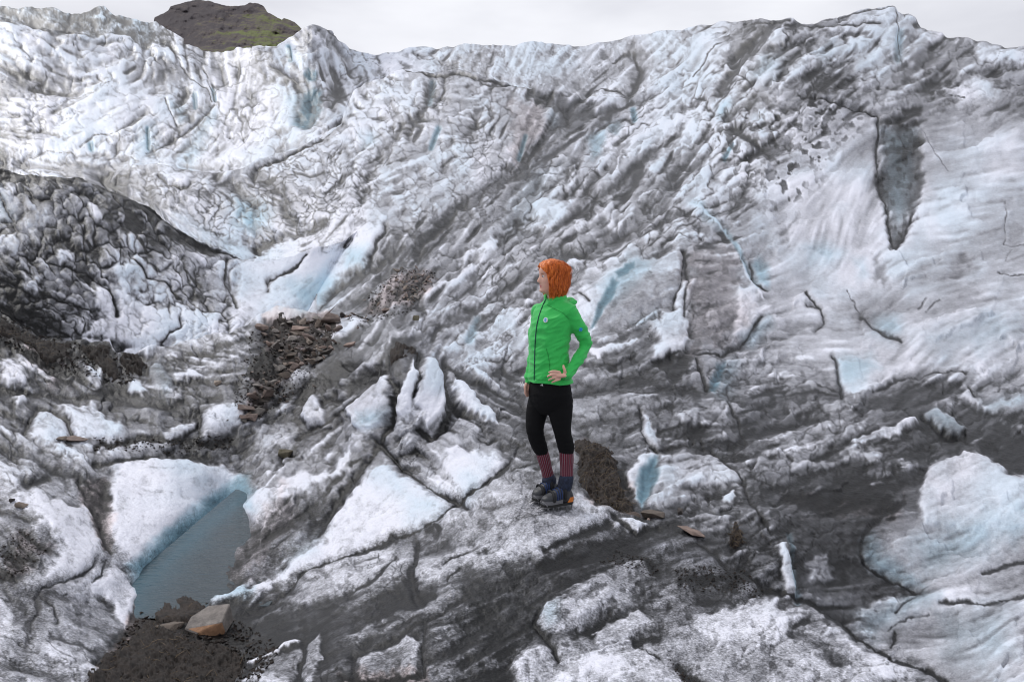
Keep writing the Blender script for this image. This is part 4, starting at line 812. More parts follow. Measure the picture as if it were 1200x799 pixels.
SOIL = rock_material('wet_soil', (.006, .0045, .004), (.036, .025, .019))
STRAW = rock_material('straw', (.05, .035, .02), (.22, .16, .10))

def hull(pts):
    bm = bmesh.new()
    for p in pts: bm.verts.new(p)
    r = bmesh.ops.convex_hull(bm, input=bm.verts)
    bad = list({g for g in list(r['geom_interior']) + list(r['geom_unused']) if isinstance(g, bmesh.types.BMVert)})
    bmesh.ops.delete(bm, geom=bad, context='VERTS')
    return bm

def rock_mesh(name, sx, sy, sz, seed, mat, n=16, bevel=.06):
    rr = random.Random(seed)
    pts = []
    for i in range(n):
        v = Vector((rr.gauss(0, 1), rr.gauss(0, 1), rr.gauss(0, 1))).normalized()
        m = max(abs(v.x), abs(v.y), abs(v.z)); v = v / (m ** .75)      # squarish
        v *= rr.uniform(.8, 1.05)
        pts.append((v.x * sx / 2, v.y * sy / 2, v.z * sz / 2))
    bm = hull(pts)
    bmesh.ops.dissolve_limit(bm, angle_limit=R(9), verts=bm.verts, edges=bm.edges)
    bmesh.ops.bevel(bm, geom=bm.edges[:], offset=min(sx, sy, sz) * bevel, segments=1, affect='EDGES', profile=.6)
    me = bpy.data.meshes.new(name); bm.to_mesh(me); bm.free()
    me.materials.append(mat)
    return me

def sheet_for(px, py):
    return 'near_glacier_ground' if px < 432 and py > 350 else 'glacier_slope'

def put_rock(name, px, py, wpx, hpx, label, cat, mat, seed, rot=(0, 0, 0), surf=None, dpx=None, group=None, sink=.28, me=None):
    s_ = surf or sheet_for(px, py)
    p = on(s_, px, py); k = p.y / FPX
    if me is None:
        me = rock_mesh(name, wpx * k, (dpx or wpx * .8) * k, hpx * k, seed, mat, 10, .04)
    o = bpy.data.objects.new(name, me); C.objects.link(o)
    o.location = p + Vector((0, 0, hpx * k * (.5 - sink))); o.rotation_euler = [R(a) for a in rot]
    tag(o, label, cat, group)
    return o

ROCKS = [
 ('boulder',388,384,26,20,'big squared brown boulder topmost at the right end of the rubble bank','rock',RK_BROWN,5,(8,-6,20),None),
 ('boulder',402,374,11,11,'small dark block leaning against the right of the squared boulder','rock',RK_DARK,9,(20,10,50),None),
 ('boulder',373,386,9,17,'thin slab standing on edge just left of the squared boulder','rock',RK_TAN,12,(0,28,10),None),
 ('boulder',352,388,22,8,'pale flat slab lying high on the rubble bank','rock',RK_PINK,14,(10,14,10),None),
 ('boulder',368,427,20,9,'tan flat stone at the lower edge of the rubble bank','rock',RK_TAN,17,(5,8,30),None),
 ('boulder',345,432,15,12,'square tan stone below the flat slabs of the rubble bank','rock',RK_BROWN,19,(5,20,0),None),
 ('boulder',314,464,13,10,'reddish stone near the lower tip of the rubble trail','rock',RK_PINK,23,(5,8,40),None),
 ('boulder',412,406,17,7,'flat reddish stone perched on white ice right of the rubble bank','rock',RK_PINK,25,(0,-8,0),None),
 ('boulder',452,364,15,9,'grey stone on its own below the shard patch','rock',RK_BROWN,27,(0,-20,0),None),
 ('boulder',487,377,10,9,'small olive stone alone on grey ice below the shard patch','rock',RK_MOSS,29,(0,0,20),None),
 ('mossy_boulder',332,534,23,14,'moss topped stone perched on dark ice right of the pool','rock',RK_MOSS,31,(0,4,10),None),
 ('boulder',89,518,34,9,'flat rusty brown slab on the black grime band at left','rock',RK_BROWN,33,(6,6,5),None),
 ('boulder',72,520,14,8,'tan stone at the left end of the flat rusty slab','rock',RK_TAN,35,(0,0,30),None),
 ('boulder',26,594,17,9,'round tan pebble alone on white ice at the left edge','rock',RK_TAN,37,(0,10,20),None),
 ('boulder',14,588,8,8,'small dark stone touching the round tan pebble','rock',RK_DARK,38,(0,10,20),None),
 ('boulder',252,450,16,8,'tan flat stone left of the rubble trail under dark ice','rock',RK_TAN,39,(0,-14,10),None),
 ('boulder',197,738,42,15,'long flat grey stone lying left of the large block by the pool','rock',RK_TAN,43,(4,3,4),None),
 ('boulder',216,701,15,9,'small tan stone at the water edge on top of the soil heap','rock',RK_TAN,45,(0,0,4),None),
 ('boulder',246,716,17,6,'thin reddish stone behind the large block by the pool','rock',RK_PINK,47,(0,-8,4),None),
 ('boulder',766,602,32,11,'flat tan slab on grey ice right of the soil mound','rock',RK_TAN,51,(0,-5,5),None),
 ('boulder',742,607,24,12,'brown stone at the foot of the soil mound','rock',RK_BROWN,53,(0,8,25),None),
 ('boulder',797,600,15,10,'small dark brown stone between the tan slab and the long reddish stone','rock',RK_DARK,55,(0,5,45),None),
 ('boulder',757,611,11,8,'small reddish stone in front of the flat tan slab','rock',RK_PINK,57,(0,5,45),None),
 ('boulder',811,624,44,9,'long narrow reddish stone lying down the slope right of the person','rock',RK_PINK,59,(0,27,0),None),
]
for n_, px, py, w_, h_, lb, ct, mt, sd, rt, sf in ROCKS:
    put_rock(n_, px, py, w_, h_, lb, ct, mt, sd, rt, sf)

# the large block by the pool: a shaped slab with a rusty front face
def big_block():
    p = on('near_glacier_ground', 245, 738); k = p.y / FPX
    W_, D_, H_ = 52 * k, 38 * k, 22 * k
    v = [(-.50, -.35, -.5), (-.25, -.55, -.6), (.42, -.5, -.35), (.5, .3, -.4), (-.3, .5, -.4), (-.5, -.28, .12), (-.18, -.55, -.02), (.40, -.55, .30), (.5, .30, .50), (-.05, .52, .42), (-.42, .2, .28)]
    bm = hull([(a * W_, b * D_, c * H_ * 1.25) for a, b, c in v])
    bmesh.ops.dissolve_limit(bm, angle_limit=R(8), verts=bm.verts, edges=bm.edges)
    bmesh.ops.bevel(bm, geom=bm.edges[:], offset=H_ * .05, segments=1, affect='EDGES')
    me = bpy.data.meshes.new('block'); bm.to_mesh(me); bm.free()
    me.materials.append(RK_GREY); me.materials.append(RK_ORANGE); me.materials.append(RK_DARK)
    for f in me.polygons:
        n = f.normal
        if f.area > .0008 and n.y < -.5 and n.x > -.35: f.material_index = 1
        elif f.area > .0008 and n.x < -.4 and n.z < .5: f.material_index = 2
    o = bpy.data.objects.new('boulder', me); C.objects.link(o); o.location = p + Vector((0, 0, H_ * .42)); o.rotation_euler = (R(6), R(-8), R(8))
    tag(o, 'largest stone by the pool with a rusty orange front face', 'rock')
big_block()

# rubble: every stone that can be told apart is a thing of its own
def rub_label(zone, s_, smin, smax, key):
    f = (s_ - smin) / (smax - smin); size = 'large' if f > .55 else 'medium' if f > .2 else 'small'
    return '%s %s %s' % (size, {'b': 'brown', 't': 'tan', 'p': 'reddish', 'd': 'dark', 'g': 'grey'}[key], zone)
protos = {}
for key, mt, cnt in (('b', RK_BROWN, 6), ('t', RK_TAN, 4), ('p', RK_PINK, 4), ('d', RK_DARK, 4), ('g', RK_GREY, 4)):
    protos[key] = [rock_mesh('rubble_stone', 1, .8, .5, 100 + i * 7 + ord(key), mt, 9, .04) for i in range(cnt)]
def in_poly(x, y, pts):
    c = False; n = len(pts)
    for i in range(n):
        ax, ay = pts[i]; bx, by = pts[(i + 1) % n]
        if (ay > y) != (by > y) and x < (bx - ax) * (y - ay) / (by - ay) + ax: c = not c
    return c
def rubble(pts, n, smin, smax, kinds, label, group, flat, tiltz, seed):
    rr = random.Random(seed); xs = [p[0] for p in pts]; ys = [p[1] for p in pts]; k_ = 0
    placed = []
    while k_ < n:
        x = rr.uniform(min(xs), max(xs)); y = rr.uniform(min(ys), max(ys))
        if not in_poly(x, y, pts): continue
        s_ = smin + (smax - smin) * rr.random() ** 2.2
        if any((x - a) ** 2 + (y - b) ** 2 < (.28 * (s_ + c)) ** 2 for a, b, c in placed): 
            if rr.random() < .9: continue
        placed.append((x, y, s_))
        key = rr.choice(kinds); me = rr.choice(protos[key])
        p = on(sheet_for(x, y), x, y); kk = p.y / FPX
        o = bpy.data.objects.new('rubble_stone', me); C.objects.link(o)
        o.scale = (s_ * kk * rr.uniform(.9, 1.4), s_ * kk * rr.uniform(.8, 1.1), s_ * kk * rr.uniform(*flat))
        o.location = p + Vector((0, -s_ * kk * .15, s_ * kk * .22)); o.rotation_euler = (R(rr.uniform(-20, 40)), R(rr.gauss(tiltz, 18)), R(rr.uniform(0, 180)))
        where = label
        if n > 100: where = label + (' near its top' if y < 400 else ' about its middle' if y < 440 else ' at its lower tip')
        tag(o, rub_label(where, s_, smin, smax, key), 'rock', group)
        k_ += 1
rubble([(328,376),(345,375),(400,378),(398,392),(384,424),(352,432),(336,446),(322,462),(306,490),(284,502),(286,482),(300,456),(322,440),(329,416),(312,400),(306,386)], 142, 6, 19, 'bbtggpd', 'angular stone in the rubble bank', 'stones of the rubble bank', (.7, 1.1), 8, 3)
rubble([(466,316),(478,315),(506,320),(503,336),(482,358),(470,350),(462,330)], 72, 4, 11, 'bbtgg', 'thin shard in the dense shard patch on the slope', 'shards of the dense patch', (.35, .6), -28, 5)
rubble([(462,332),(470,352),(440,368),(405,374),(402,362),(420,350),(436,340)], 38, 3.5, 8.5, 'bbtgg', 'loose shard strewn left of the dense shard patch', 'loose shards below the patch', (.35, .6), -28, 6)

# grit and crumbs: nobody could count them
def grit():
    rr = random.Random(4); V = []; F = []
    zones = [([(105,812),(150,735),(185,705),(245,705),(330,760),(300,812)], 1900, .8, 4.2), ([(-5,370),(80,400),(140,412),(160,450),(90,440),(0,400)], 700, .8, 2.6), ([(295,385),(400,372),(370,440),(300,495),(270,480)], 900, .7, 2.4), ([(395,372),(470,315),(512,320),(480,366),(420,385)], 600, .6, 2.0),
             ([(110,514),(275,510),(275,524),(110,530)], 350, .8, 2.4), ([(790,668),(870,665),(905,695),(850,690),(795,690)], 350, .8, 2.2), ([(785,770),(830,800),(800,800)], 120, .8, 2), ([(20,615),(58,640),(40,662),(0,680),(0,640)], 250, .8, 2.2), ([(725,635),(775,660),(770,680),(700,655)], 200, .7, 2)]
    for pts, n, a, b in zones:
        xs = [p[0] for p in pts]; ys = [p[1] for p in pts]; k_ = 0
        while k_ < n:
            x = rr.uniform(min(xs), max(xs)); y = rr.uniform(min(ys), max(ys))
            if not in_poly(x, y, pts): continue
            s_ = 'foreground_ice_ridge' if (y > float(A_TOP(x)) + 2 and x > 262) else sheet_for(x, y)
            p = on(s_, x, y); k_ += 1; s2 = rr.uniform(a, b) * p.y / FPX
            base = len(V)
            for q in range(5):
                V.append(p + Vector((rr.uniform(-1, 1), rr.uniform(-1, 1), rr.uniform(-.3, 1.0))) * s2)
            F += [(base, base + 1, base + 2), (base, base + 2, base + 3), (base + 1, base + 2, base + 4), (base + 2, base + 3, base + 4), (base, base + 1, base + 3), (base + 1, base + 3, base + 4)]
    o = link_mesh('loose_grit', V, F, SOIL, smooth=False)
    tag(o, 'dark grit and crumbs of soil lying over the ice', 'grit', None, 'stuff')
grit()
rubble([(500,300),(520,318),(500,350),(470,372),(420,392),(400,372),(440,345)], 9, 3, 6, 'bbdt', 'stray shard on the ice around the dense shard patch', 'stray shards', (.4, .8), -25, 15)
rubble([(260,440),(300,380),(420,370),(420,400),(370,450),(300,520),(262,500)], 14, 3, 7, 'bbdt', 'stray stone on dark ice around the rubble bank', 'stray stones of the rubble', (.5, .9), 5, 16)
rubble([(690,596),(760,604),(830,640),(850,672),(800,650),(740,618)], 10, 3, 8, 'bpdt', 'stray stone on the dark ice right of the soil mound', 'stray stones by the soil mound', (.4, .8), 10, 17)
rubble([(120,760),(200,745),(290,760),(280,800),(130,800)], 14, 4, 9, 'bdddt', 'stone half sunk in the soil heap by the pool', 'stones in the soil heap', (.5, .9), 5, 18)

def fibres(name, parent, centre_fn, n, ln, wd, mat, seed):
    rr = random.Random(seed); V = []; F = []
    for i in range(n):
        p, nrm = centre_fn(rr)
        d = Vector((rr.gauss(0, 1), rr.gauss(0, 1), rr.gauss(-.2, .6))); d = (d - nrm * d.dot(nrm) * .75).normalized()
        l_ = ln * rr.uniform(.4, 1.3); s_ = d.cross(Vector((0, 0, 1))).normalized() * wd
        u_ = s_.cross(d).normalized() * wd
        q = [p + nrm * wd, p + d * l_ * .5 + nrm * (wd * 2 + l_ * .10), p + d * l_ + nrm * wd * .2]
        b = len(V)
        for j, c in enumerate(q):
            f = (1, .8, .3)[j]
            V += [c + s_ * f, c - s_ * f * .5 + u_ * f, c - s_ * f * .5 - u_ * f]
        for j in (0, 1):
            for e in range(3):
                F.append((b + j * 3 + e, b + j * 3 + (e + 1) % 3, b + j * 3 + 3 + (e + 1) % 3, b + j * 3 + 3 + e))
    return link_mesh(name, V, F, mat, parent)

def heap(name, surf, outline, hpx, label, cat, seed, rough=5.0, soft=9, nf=200, fl=.09, step=.9):
    """pile of soil lying on the ice: its skirts run out under the surface"""
    P, xs_, _, tp, bt = SURF[surf]
    xs = np.arange(min(p[0] for p in outline) - 8, max(p[0] for p in outline) + 8, step); ys = np.arange(min(p[1] for p in outline) - 8, max(p[1] for p in outline) + 8, step)
    gx, gy = np.meshgrid(xs, ys)
    ci = np.clip(np.interp(gx, xs_, np.arange(len(xs_))), 0, P.shape[1] - 1.01)
    c0 = ci.astype(int); ri = np.clip((gy - tp[c0]) / (bt[c0] - tp[c0]) * (P.shape[0] - 1), 0, P.shape[0] - 1.01)
    Q = np.stack([bil(P[..., a], ci, ri) for a in range(3)], -1)
    for a in range(3): Q[..., a] = blur(Q[..., a], 2)
    k = Q[..., 1] / FPX
    sd = poly_sd(gx + 3 * fbm(gx, gy, 9, 3, seed), gy + 3 * fbm(gx, gy, 9, 3, seed + 3), outline)
    m = sst(1.5, -soft, sd)
    h = m * hpx + (m > 0) * sst(0, .25, m) * rough * (.9 * fbm(gx, gy, 13, 4, seed + 1, .6) + .55 * (1 - 2 * np.abs(fbm(gx, gy, 5, 3, seed + 2, .6)))) - (1 - m) * 3
    d = np.array([0, -.45, .9]); Q = Q + d * (h * k)[..., None]
    nr, nc = gx.shape; idx = np.arange(nr * nc).reshape(nr, nc); ok = sd < 3
    q = np.stack([idx[:-1, :-1], idx[1:, :-1], idx[1:, 1:], idx[:-1, 1:]], -1)[ok[:-1, :-1] & ok[1:, 1:] & ok[1:, :-1] & ok[:-1, 1:]]
    used = np.unique(q); mp_ = np.full(nr * nc, -1); mp_[used] = np.arange(len(used))
    V = Q.reshape(-1, 3)[used]; c = V.mean(0)
    me = bpy.data.meshes.new(name); me.from_pydata((V - c).tolist(), [], mp_[q].tolist()); me.update(); me.polygons.foreach_set('use_smooth', [True] * len(me.polygons)); me.materials.append(SOIL)
    o = bpy.data.objects.new(name, me); C.objects.link(o); o.location = Vector(c); tag(o, label, cat)
    if nf:
        mm = m.reshape(-1)[used]; good = [i for i in np.nonzero(mm > .15)[0]]
        def pick(rr):
            v = me.vertices[int(good[rr.randrange(len(good))])]; n_ = v.normal.copy()
            if n_.y > 0: n_ = -n_
            return v.co.copy(), n_
        f = fibres('dry_grass', o, pick, nf, fl, .0022, STRAW, seed); f['kind'] = 'stuff'
    return o
heap('soil_mound', 'glacier_slope', [(674,522),(683,513),(694,521),(706,519),(716,526),(724,542),(729,560),(739,586),(746,602),(736,610),(716,606),(696,596),(684,578),(675,548)], 7, 'dark brown soil mound matted with straw right behind the person', 'soil', 3, 4.2, 6, 260, .12)
heap('soil_clump', 'glacier_slope', [(860,613),(866,616),(871,626),(873,637),(862,641),(853,636),(856,624)], 4, 'small pointed soil tuft with straw right of the long reddish stone', 'soil', 5, 4, 4, 110, .05, .7)
heap('soil_heap', 'near_glacier_ground', [(125,763),(150,747),(160,732),(172,722),(186,722),(200,737),(225,745),(255,748),(285,760),(300,790),(280,830),(95,830),(98,800),(112,775)], 6, 'dark brown soil heap with straw at the near end of the pool', 'soil', 8, 4.5, 14, 200, .08)
heap('soil_lump', 'near_glacier_ground', [(176,722),(190,704),(207,698),(226,700),(242,708),(240,724),(214,730),(190,732)], 6, 'dark soil lump jutting into the pool behind the flat grey stone', 'soil', 9, 2.2, 7, 40, .06, .8)
heap('soil_bank', 'near_glacier_ground', [(330,364),(345,370),(400,372),(398,392),(384,424),(352,432),(336,446),(322,462),(306,490),(284,502),(286,482),(300,456),(322,440),(329,416),(312,400),(306,386)], .3, 'dark earth under the stones of the rubble bank', 'soil', 11, 1.6, 7, 0)
heap('soil_lump', 'near_glacier_ground', [(140,420),(148,411),(160,412),(173,428),(166,438),(148,436)], 4, 'black soil lump where the ice wall meets the grime at left', 'soil', 12, 6, 4, 0)
heap('dirt_crest', 'near_glacier_ground' if False else 'glacier_slope', [(455,420),(464,403),(475,405),(490,415),(492,421),(478,417),(468,418),(458,428)], 3, 'black dirt crest on top of the white ice blades', 'soil', 13, 5, 4, 0)
heap('soil_patch', 'near_glacier_ground', [(-5,372),(20,382),(45,395),(85,402),(82,418),(55,426),(30,404),(0,394)], 3, 'long brown soil patch below the ice wall at the left edge', 'soil', 14, 3, 5, 30, .12)
heap('soil_patch', 'near_glacier_ground', [(92,406),(126,404),(138,424),(142,446),(122,440),(102,424)], 3, 'brown soil patch just left of the black soil lump', 'soil', 15, 3, 5, 20, .12)

# ------------------------------------------------------------------ the person
PY0 = 5.5
FOOT_BVH = None
def ring(c, u, v, a, b, n=28, pw=1.0):
    out_ = []
    for i in range(n):
        t = 2 * math.pi * i / n; ct, st = math.cos(t), math.sin(t)
        ct = math.copysign(abs(ct) ** pw, ct); st = math.copysign(abs(st) ** pw, st)
        out_.append(c + u * (a * ct) + v * (b * st))
    return out_
def loft(rings):
    V = [p for r_ in rings for p in r_]; n = len(rings[0]); F = []
    for j in range(len(rings) - 1):
        for i in range(n):
            F.append((j * n + i, j * n + (i + 1) % n, (j + 1) * n + (i + 1) % n, (j + 1) * n + i))
    a = len(V); V.append(sum(rings[0], Vector()) / n); b = len(V); V.append(sum(rings[-1], Vector()) / n)
    m = (len(rings) - 1) * n
    for i in range(n):
        F.append((a, (i + 1) % n, i)); F.append((b, m + i, m + (i + 1) % n))
    return V, F
def spline(pts, rad, sub=5):
    """Catmull-Rom through points with radii"""
    P = [pts[0]] + list(pts) + [pts[-1]]; Q = [rad[0]] + list(rad) + [rad[-1]]; o_, r_ = [], []
    for i in range(1, len(P) - 2):
        for k in range(sub):
            t = k / sub
            def cr_(a, b, c, d): return .5 * ((2 * b) + (c - a) * t + (2 * a - 5 * b + 4 * c - d) * t * t + (3 * b - a - 3 * c + d) * t ** 3)
            o_.append(cr_(P[i - 1], P[i], P[i + 1], P[i + 2])); r_.append(cr_(Q[i - 1], Q[i], Q[i + 1], Q[i + 2]))
    o_.append(P[-2]); r_.append(Q[-2])
    return o_, r_
def tube(pts, rad, n=20, sub=5, flat=1.0, up=Vector((0, 1, 0)), cap=True):
    pts = [Vector(p) for p in pts]
    P, Q = spline(pts, rad, sub); rings = []
    for i, c in enumerate(P):
        d = (P[min(i + 1, len(P) - 1)] - P[max(i - 1, 0)]).normalized()
        u = up.cross(d)
        if u.length < .1: u = Vector((1, 0, 0)).cross(d)
        u.normalize(); v = d.cross(u).normalized()
        rings.append(ring(c, u, v, Q[i], Q[i] * flat, n))
    if cap:
        d0 = (P[0] - P[1]).normalized(); d1 = (P[-1] - P[-2]).normalized()
        c0 = sum(rings[0], Vector()) / n; c1 = sum(rings[-1], Vector()) / n
        pre = [[c0 + (p - c0) * math.cos(a) + d0 * Q[0] * math.sin(a) * .9 for p in rings[0]] for a in (1.35, .9, .45)]
        post = [[c1 + (p - c1) * math.cos(a) + d1 * Q[-1] * math.sin(a) * .9 for p in rings[-1]] for a in (.45, .9, 1.35)]
        rings = pre + rings + post
    return loft(rings)
def ball(c, rx, ry, rz, n=18):
    rings = []
    for j in range(1, n):
        t = math.pi * j / n
        rings.append(ring(Vector(c) + Vector((0, 0, rz * math.cos(t))), Vector((1, 0, 0)), Vector((0, 1, 0)), rx * math.sin(t), ry * math.sin(t), 24))
    return loft(rings)
def fuse(name, parts, voxel, mat, origin, parent=None, smooth=4, disp=None):
    V, F = [], []
    for v, f in parts:
        b = len(V); V += [tuple(p - origin) for p in v]; F += [tuple(i + b for i in q) for q in f]
    me = bpy.data.meshes.new(name); me.from_pydata(V, [], F); me.update()
    bm = bmesh.new(); bm.from_mesh(me); bmesh.ops.recalc_face_normals(bm, faces=bm.faces); bm.to_mesh(me); bm.free()
    o = bpy.data.objects.new(name, me); C.objects.link(o)
    md = o.modifiers.new('r', 'REMESH'); md.mode = 'VOXEL'; md.voxel_size = voxel
    if smooth:
        sm = o.modifiers.new('s', 'SMOOTH'); sm.factor = .5; sm.iterations = smooth
    dg = bpy.context.evaluated_depsgraph_get()
    me2 = bpy.data.meshes.new_from_object(o.evaluated_get(dg)); o.modifiers.clear(); o.data = me2
    if disp:
        nn = [v.normal.copy() for v in me2.vertices]; cc = [v.co.copy() for v in me2.vertices]
        me2.vertices.foreach_set('co', [x for c_, n_ in zip(cc, nn) for x in (c_ + n_ * disp(c_ + origin))])
        me2.update()
    me2.polygons.foreach_set('use_smooth', [True] * len(me2.polygons))
    me2.materials.clear(); me2.materials.append(mat)
    if parent: o.parent = parent
    else: o.location = origin
    return o
def simple_mat(name, col, rough=.7, spec=.3, noise_amt=.0, scale=60, bump=0, sheen=0):
    m, t, p = nodes(name)
    p.inputs['Base Color'].default_value = (*col, 1); p.inputs['Roughness'].default_value = rough; p.inputs['Specular IOR Level'].default_value = spec
    if sheen: p.inputs['Sheen Weight'].default_value = sheen
    n = tnoise(t, scale, 4, .6)
    if noise_amt:
        rp = t.nodes.new('ShaderNodeValToRGB'); e = rp.color_ramp.elements
        e[0].color = (*[c * (1 - noise_amt) for c in col], 1); e[1].color = (*[min(1, c * (1 + noise_amt)) for c in col], 1); e[0].position = .3; e[1].position = .7
        t.links.new(n, rp.inputs[0]); t.links.new(rp.outputs[0], p.inputs['Base Color'])
    if bump:
        b = t.nodes.new('ShaderNodeBump'); b.inputs['Strength'].default_value = bump; b.inputs['Distance'].default_value = .004
        t.links.new(n, b.inputs['Height']); t.links.new(b.outputs[0], p.inputs['Normal'])
    return m

def build_person():
    gz = on('foreground_ice_ridge', 652, 588)
    PYc = PY0
    org = at(651, 590, PYc)
    W = lambda px, py, dy=0.0: at(px, py, PYc + dy)
    k = PYc / FPX
    RT = Vector((-.64, .77, 0)); FW = Vector((-.77, -.64, 0)); UP = Vector((0, 0, 1))
    # skin with lips and brows
    skin, t, p = nodes('skin')
    at_l = attr(t, 'lips'); at_b = attr(t, 'brow')
    m1 = t.nodes.new('ShaderNodeMix'); m1.data_type = 'RGBA'; m1.inputs[6].default_value = (.68, .40, .31, 1); m1.inputs[7].default_value = (.45, .12, .11, 1); t.links.new(at_l, m1.inputs[0])
    m2 = t.nodes.new('ShaderNodeMix'); m2.data_type = 'RGBA'; m2.inputs[7].default_value = (.25, .09, .04, 1); t.links.new(m1.outputs[2], m2.inputs[6]); t.links.new(at_b, m2.inputs[0])
    t.links.new(m2.outputs[2], p.inputs['Base Color']); p.inputs['Roughness'].default_value = .55; p.inputs['Subsurface Weight'].default_value = .15; p.inputs['Subsurface Radius'].default_value = (.01, .004, .002)
    p.inputs['Subsurface Scale'].default_value = .5
    # head
    HC = W(646.5, 323.5, -.02)
    hf = Vector((-.975, -.22, 0)); hs = Vector((-.22, .975, 0)); 
    us = [-.125, -.118, -.108, -.098, -.088, -.078, -.070, -.062, -.054, -.046, -.038, -.028, -.014, 0, .012, .026, .044, .062, .08, .094, .104]
    fr = [.030, .058, .076, .0805, .079, .079, .0795, .0795, .079, .079, .080, .080, .080, .0805, .084, .087, .086, .079, .064, .044, .018]
    bk = [.010, .020, .030, .042, .056, .066, .074, .080, .084, .088, .091, .094, .097, .099, .100, .100, .098, .091, .076, .054, .022]
    sd = [.018, .030, .040, .048, .054, .058, .061, .063, .065, .067, .069, .070, .072, .073, .0745, .0755, .0755, .071, .060, .043, .018]
    rings = []
    nU = 46; uu = np.linspace(us[0], us[-1], nU)
    for u in uu:
        F_ = float(np.interp(u, us, fr)); B_ = float(np.interp(u, us, bk)); S_ = float(np.interp(u, us, sd)); rg = []
        for i in range(64):
            th = 2 * math.pi * i / 64; thn = (th + math.pi) % (2 * math.pi) - math.pi
            c_, s_ = math.cos(th), math.sin(th); A_ = F_ if c_ > 0 else B_
            r_ = 1 / math.sqrt((c_ / A_) ** 2 + (s_ / S_) ** 2)
            nose = float(np.interp(u, [-.054, -.046, -.038, -.030, -.012, .004, .014], [0, .012, .025, .0235, .013, .004, 0]))
            r_ += nose * math.exp(-(thn / (.17 if u > -.04 else .22)) ** 2)
            r_ += .0065 * math.exp(-(thn / .32) ** 2) * (math.exp(-((u + .061) / .0055) ** 2) + .9 * math.exp(-((u + .074) / .006) ** 2))
            r_ -= .004 * math.exp(-(thn / .3) ** 2) * math.exp(-((u + .0672) / .003) ** 2)
            r_ += .007 * math.exp(-(thn / .4) ** 2) * math.exp(-((u + .1) / .012) ** 2)
            r_ -= .007 * math.exp(-((abs(thn) - .42) / .2) ** 2) * math.exp(-((u + .001) / .011) ** 2)
            r_ += .004 * math.exp(-((abs(thn) - .8) / .3) ** 2) * math.exp(-((u + .028) / .02) ** 2)
            rg.append(HC + hf * (r_ * c_) + hs * (r_ * s_) + UP * u)
        rings.append(rg)
    parts = [loft(rings)]
    parts.append(tube([W(650, 362, .0), W(649.5, 350, -.005), W(649, 338, -.005)], [.06, .048, .050]))
    # torso inside the clothes
    tor = [(362, 650, .15, .07), (375, 648, .145, .085), (395, 645, .13, .085), (420, 643, .12, .08), (440, 643.5, .135, .09), (460, 644.5, .15, .11), (474, 645, .13, .10)]
    parts.append(loft([ring(W(c, y), RT, FW, a, b) for y, c, a, b in tor]))
    armL = [W(667, 365, -.10), W(678, 384, -.08), W(686, 403, -.05), W(676, 423, -.12), W(664.5, 440, -.185)]
    armR = [W(633, 364, .12), W(628, 385, .12), W(626, 408, .10), W(623, 428, .07), W(619.5, 447, .05)]
    parts.append(tube(armL, [.040, .030, .024, .022, .022]))
    parts.append(tube(armR, [.040, .030, .022, .020, .021]))
    legR = [W(633, 470, .06), W(628.5, 486, .045), W(627, 505, .02), W(632, 522, .045), W(638, 538, .06), W(643, 560, .08), W(641, 573, .07)]
    legL = [W(656, 470, -.04), W(657, 486, -.05), W(659, 505, -.06), W(663, 522, -.035), W(664, 538, -.03), W(664, 560, -.03), W(661, 576, -.04)]
    parts.append(tube(legR, [.075, .066, .05, .048, .040, .032, .035]))
    parts.append(tube(legL, [.075, .070, .05, .048, .042, .034, .035]))
    # near hand on the hip: palm, four unequal bent fingers, thumb
    fr_ = -.205
    parts.append(tube([W(665, 440, -.185), W(660.5, 440, -.197), W(655.5, 440, -.2)], [.022, .027, .031], flat=.5, up=Vector((0, 0, 1))))
    for pts, r0 in (([(656, 436.3), (652, 435.2), (647.5, 435.0), (643.3, 436.3)], .0088), ([(655, 438.8), (650, 438.6), (645, 439.4), (641.6, 441.0)], .0092), ([(655, 441.6), (650.5, 442.2), (646, 443.6), (643.0, 445.2)], .0088), ([(656, 444.2), (652.5, 445.4), (649, 446.8), (646.8, 448.2)], .0078)):
        parts.append(tube([W(x, y, fr_ + (0, -.008, -.004, .008)[i]) for i, (x, y) in enumerate(pts)], [r0 * 1.1, r0, r0 * .92, r0 * .72], 12, 4))
    parts.append(tube([W(662.5, 438, -.195), W(661.8, 434, -.203), W(660.8, 431, -.200), W(660.2, 428.2, -.192)], [.012, .0105, .0095, .0075], 12, 4))
    # far hand hanging relaxed
    parts.append(tube([W(619.5, 447, .05), W(618.7, 450.5, .045), W(618, 454, .04)], [.020, .024, .027], flat=.6))
    for i, (dx, dl, dy_) in enumerate(((-1.9, 9.5, -.010), (-.6, 10.6, .0), (.8, 10, .012), (2.2, 8.2, .022))):
        parts.append(tube([W(618 + dx * .8, 454, .03 + dy_), W(617.4 + dx, 454 + dl * .4, .025 + dy_), W(617.6 + dx, 454 + dl * .75, .028 + dy_), W(618.6 + dx, 454 + dl, .034 + dy_)], [.0088, .0085, .0078, .0062], 12, 4))
    parts.append(tube([W(616.6, 449.5, .02), W(615.4, 453, .008), W(615.4, 456.5, .006), W(616, 459, .01)], [.011, .0095, .0085, .007], 12, 4))
    body = fuse('person', parts, .0042, skin, org, None, 2)
    tag(body, 'person in green jacket with orange bob hair, hand on hip, looking left', 'person')
    me = body.data; n = len(me.vertices); co = np.zeros(n * 3, np.float32); me.vertices.foreach_get('co', co); co = co.reshape(-1, 3)
    rel = co - np.array(HC - org); f_ = rel @ np.array(hf); s_ = rel @ np.array(hs); u_ = rel[:, 2]
    lips = np.exp(-((u_ + .0675) / .0085) ** 4) * np.exp(-(s_ / .022) ** 4) * (f_ > .06)
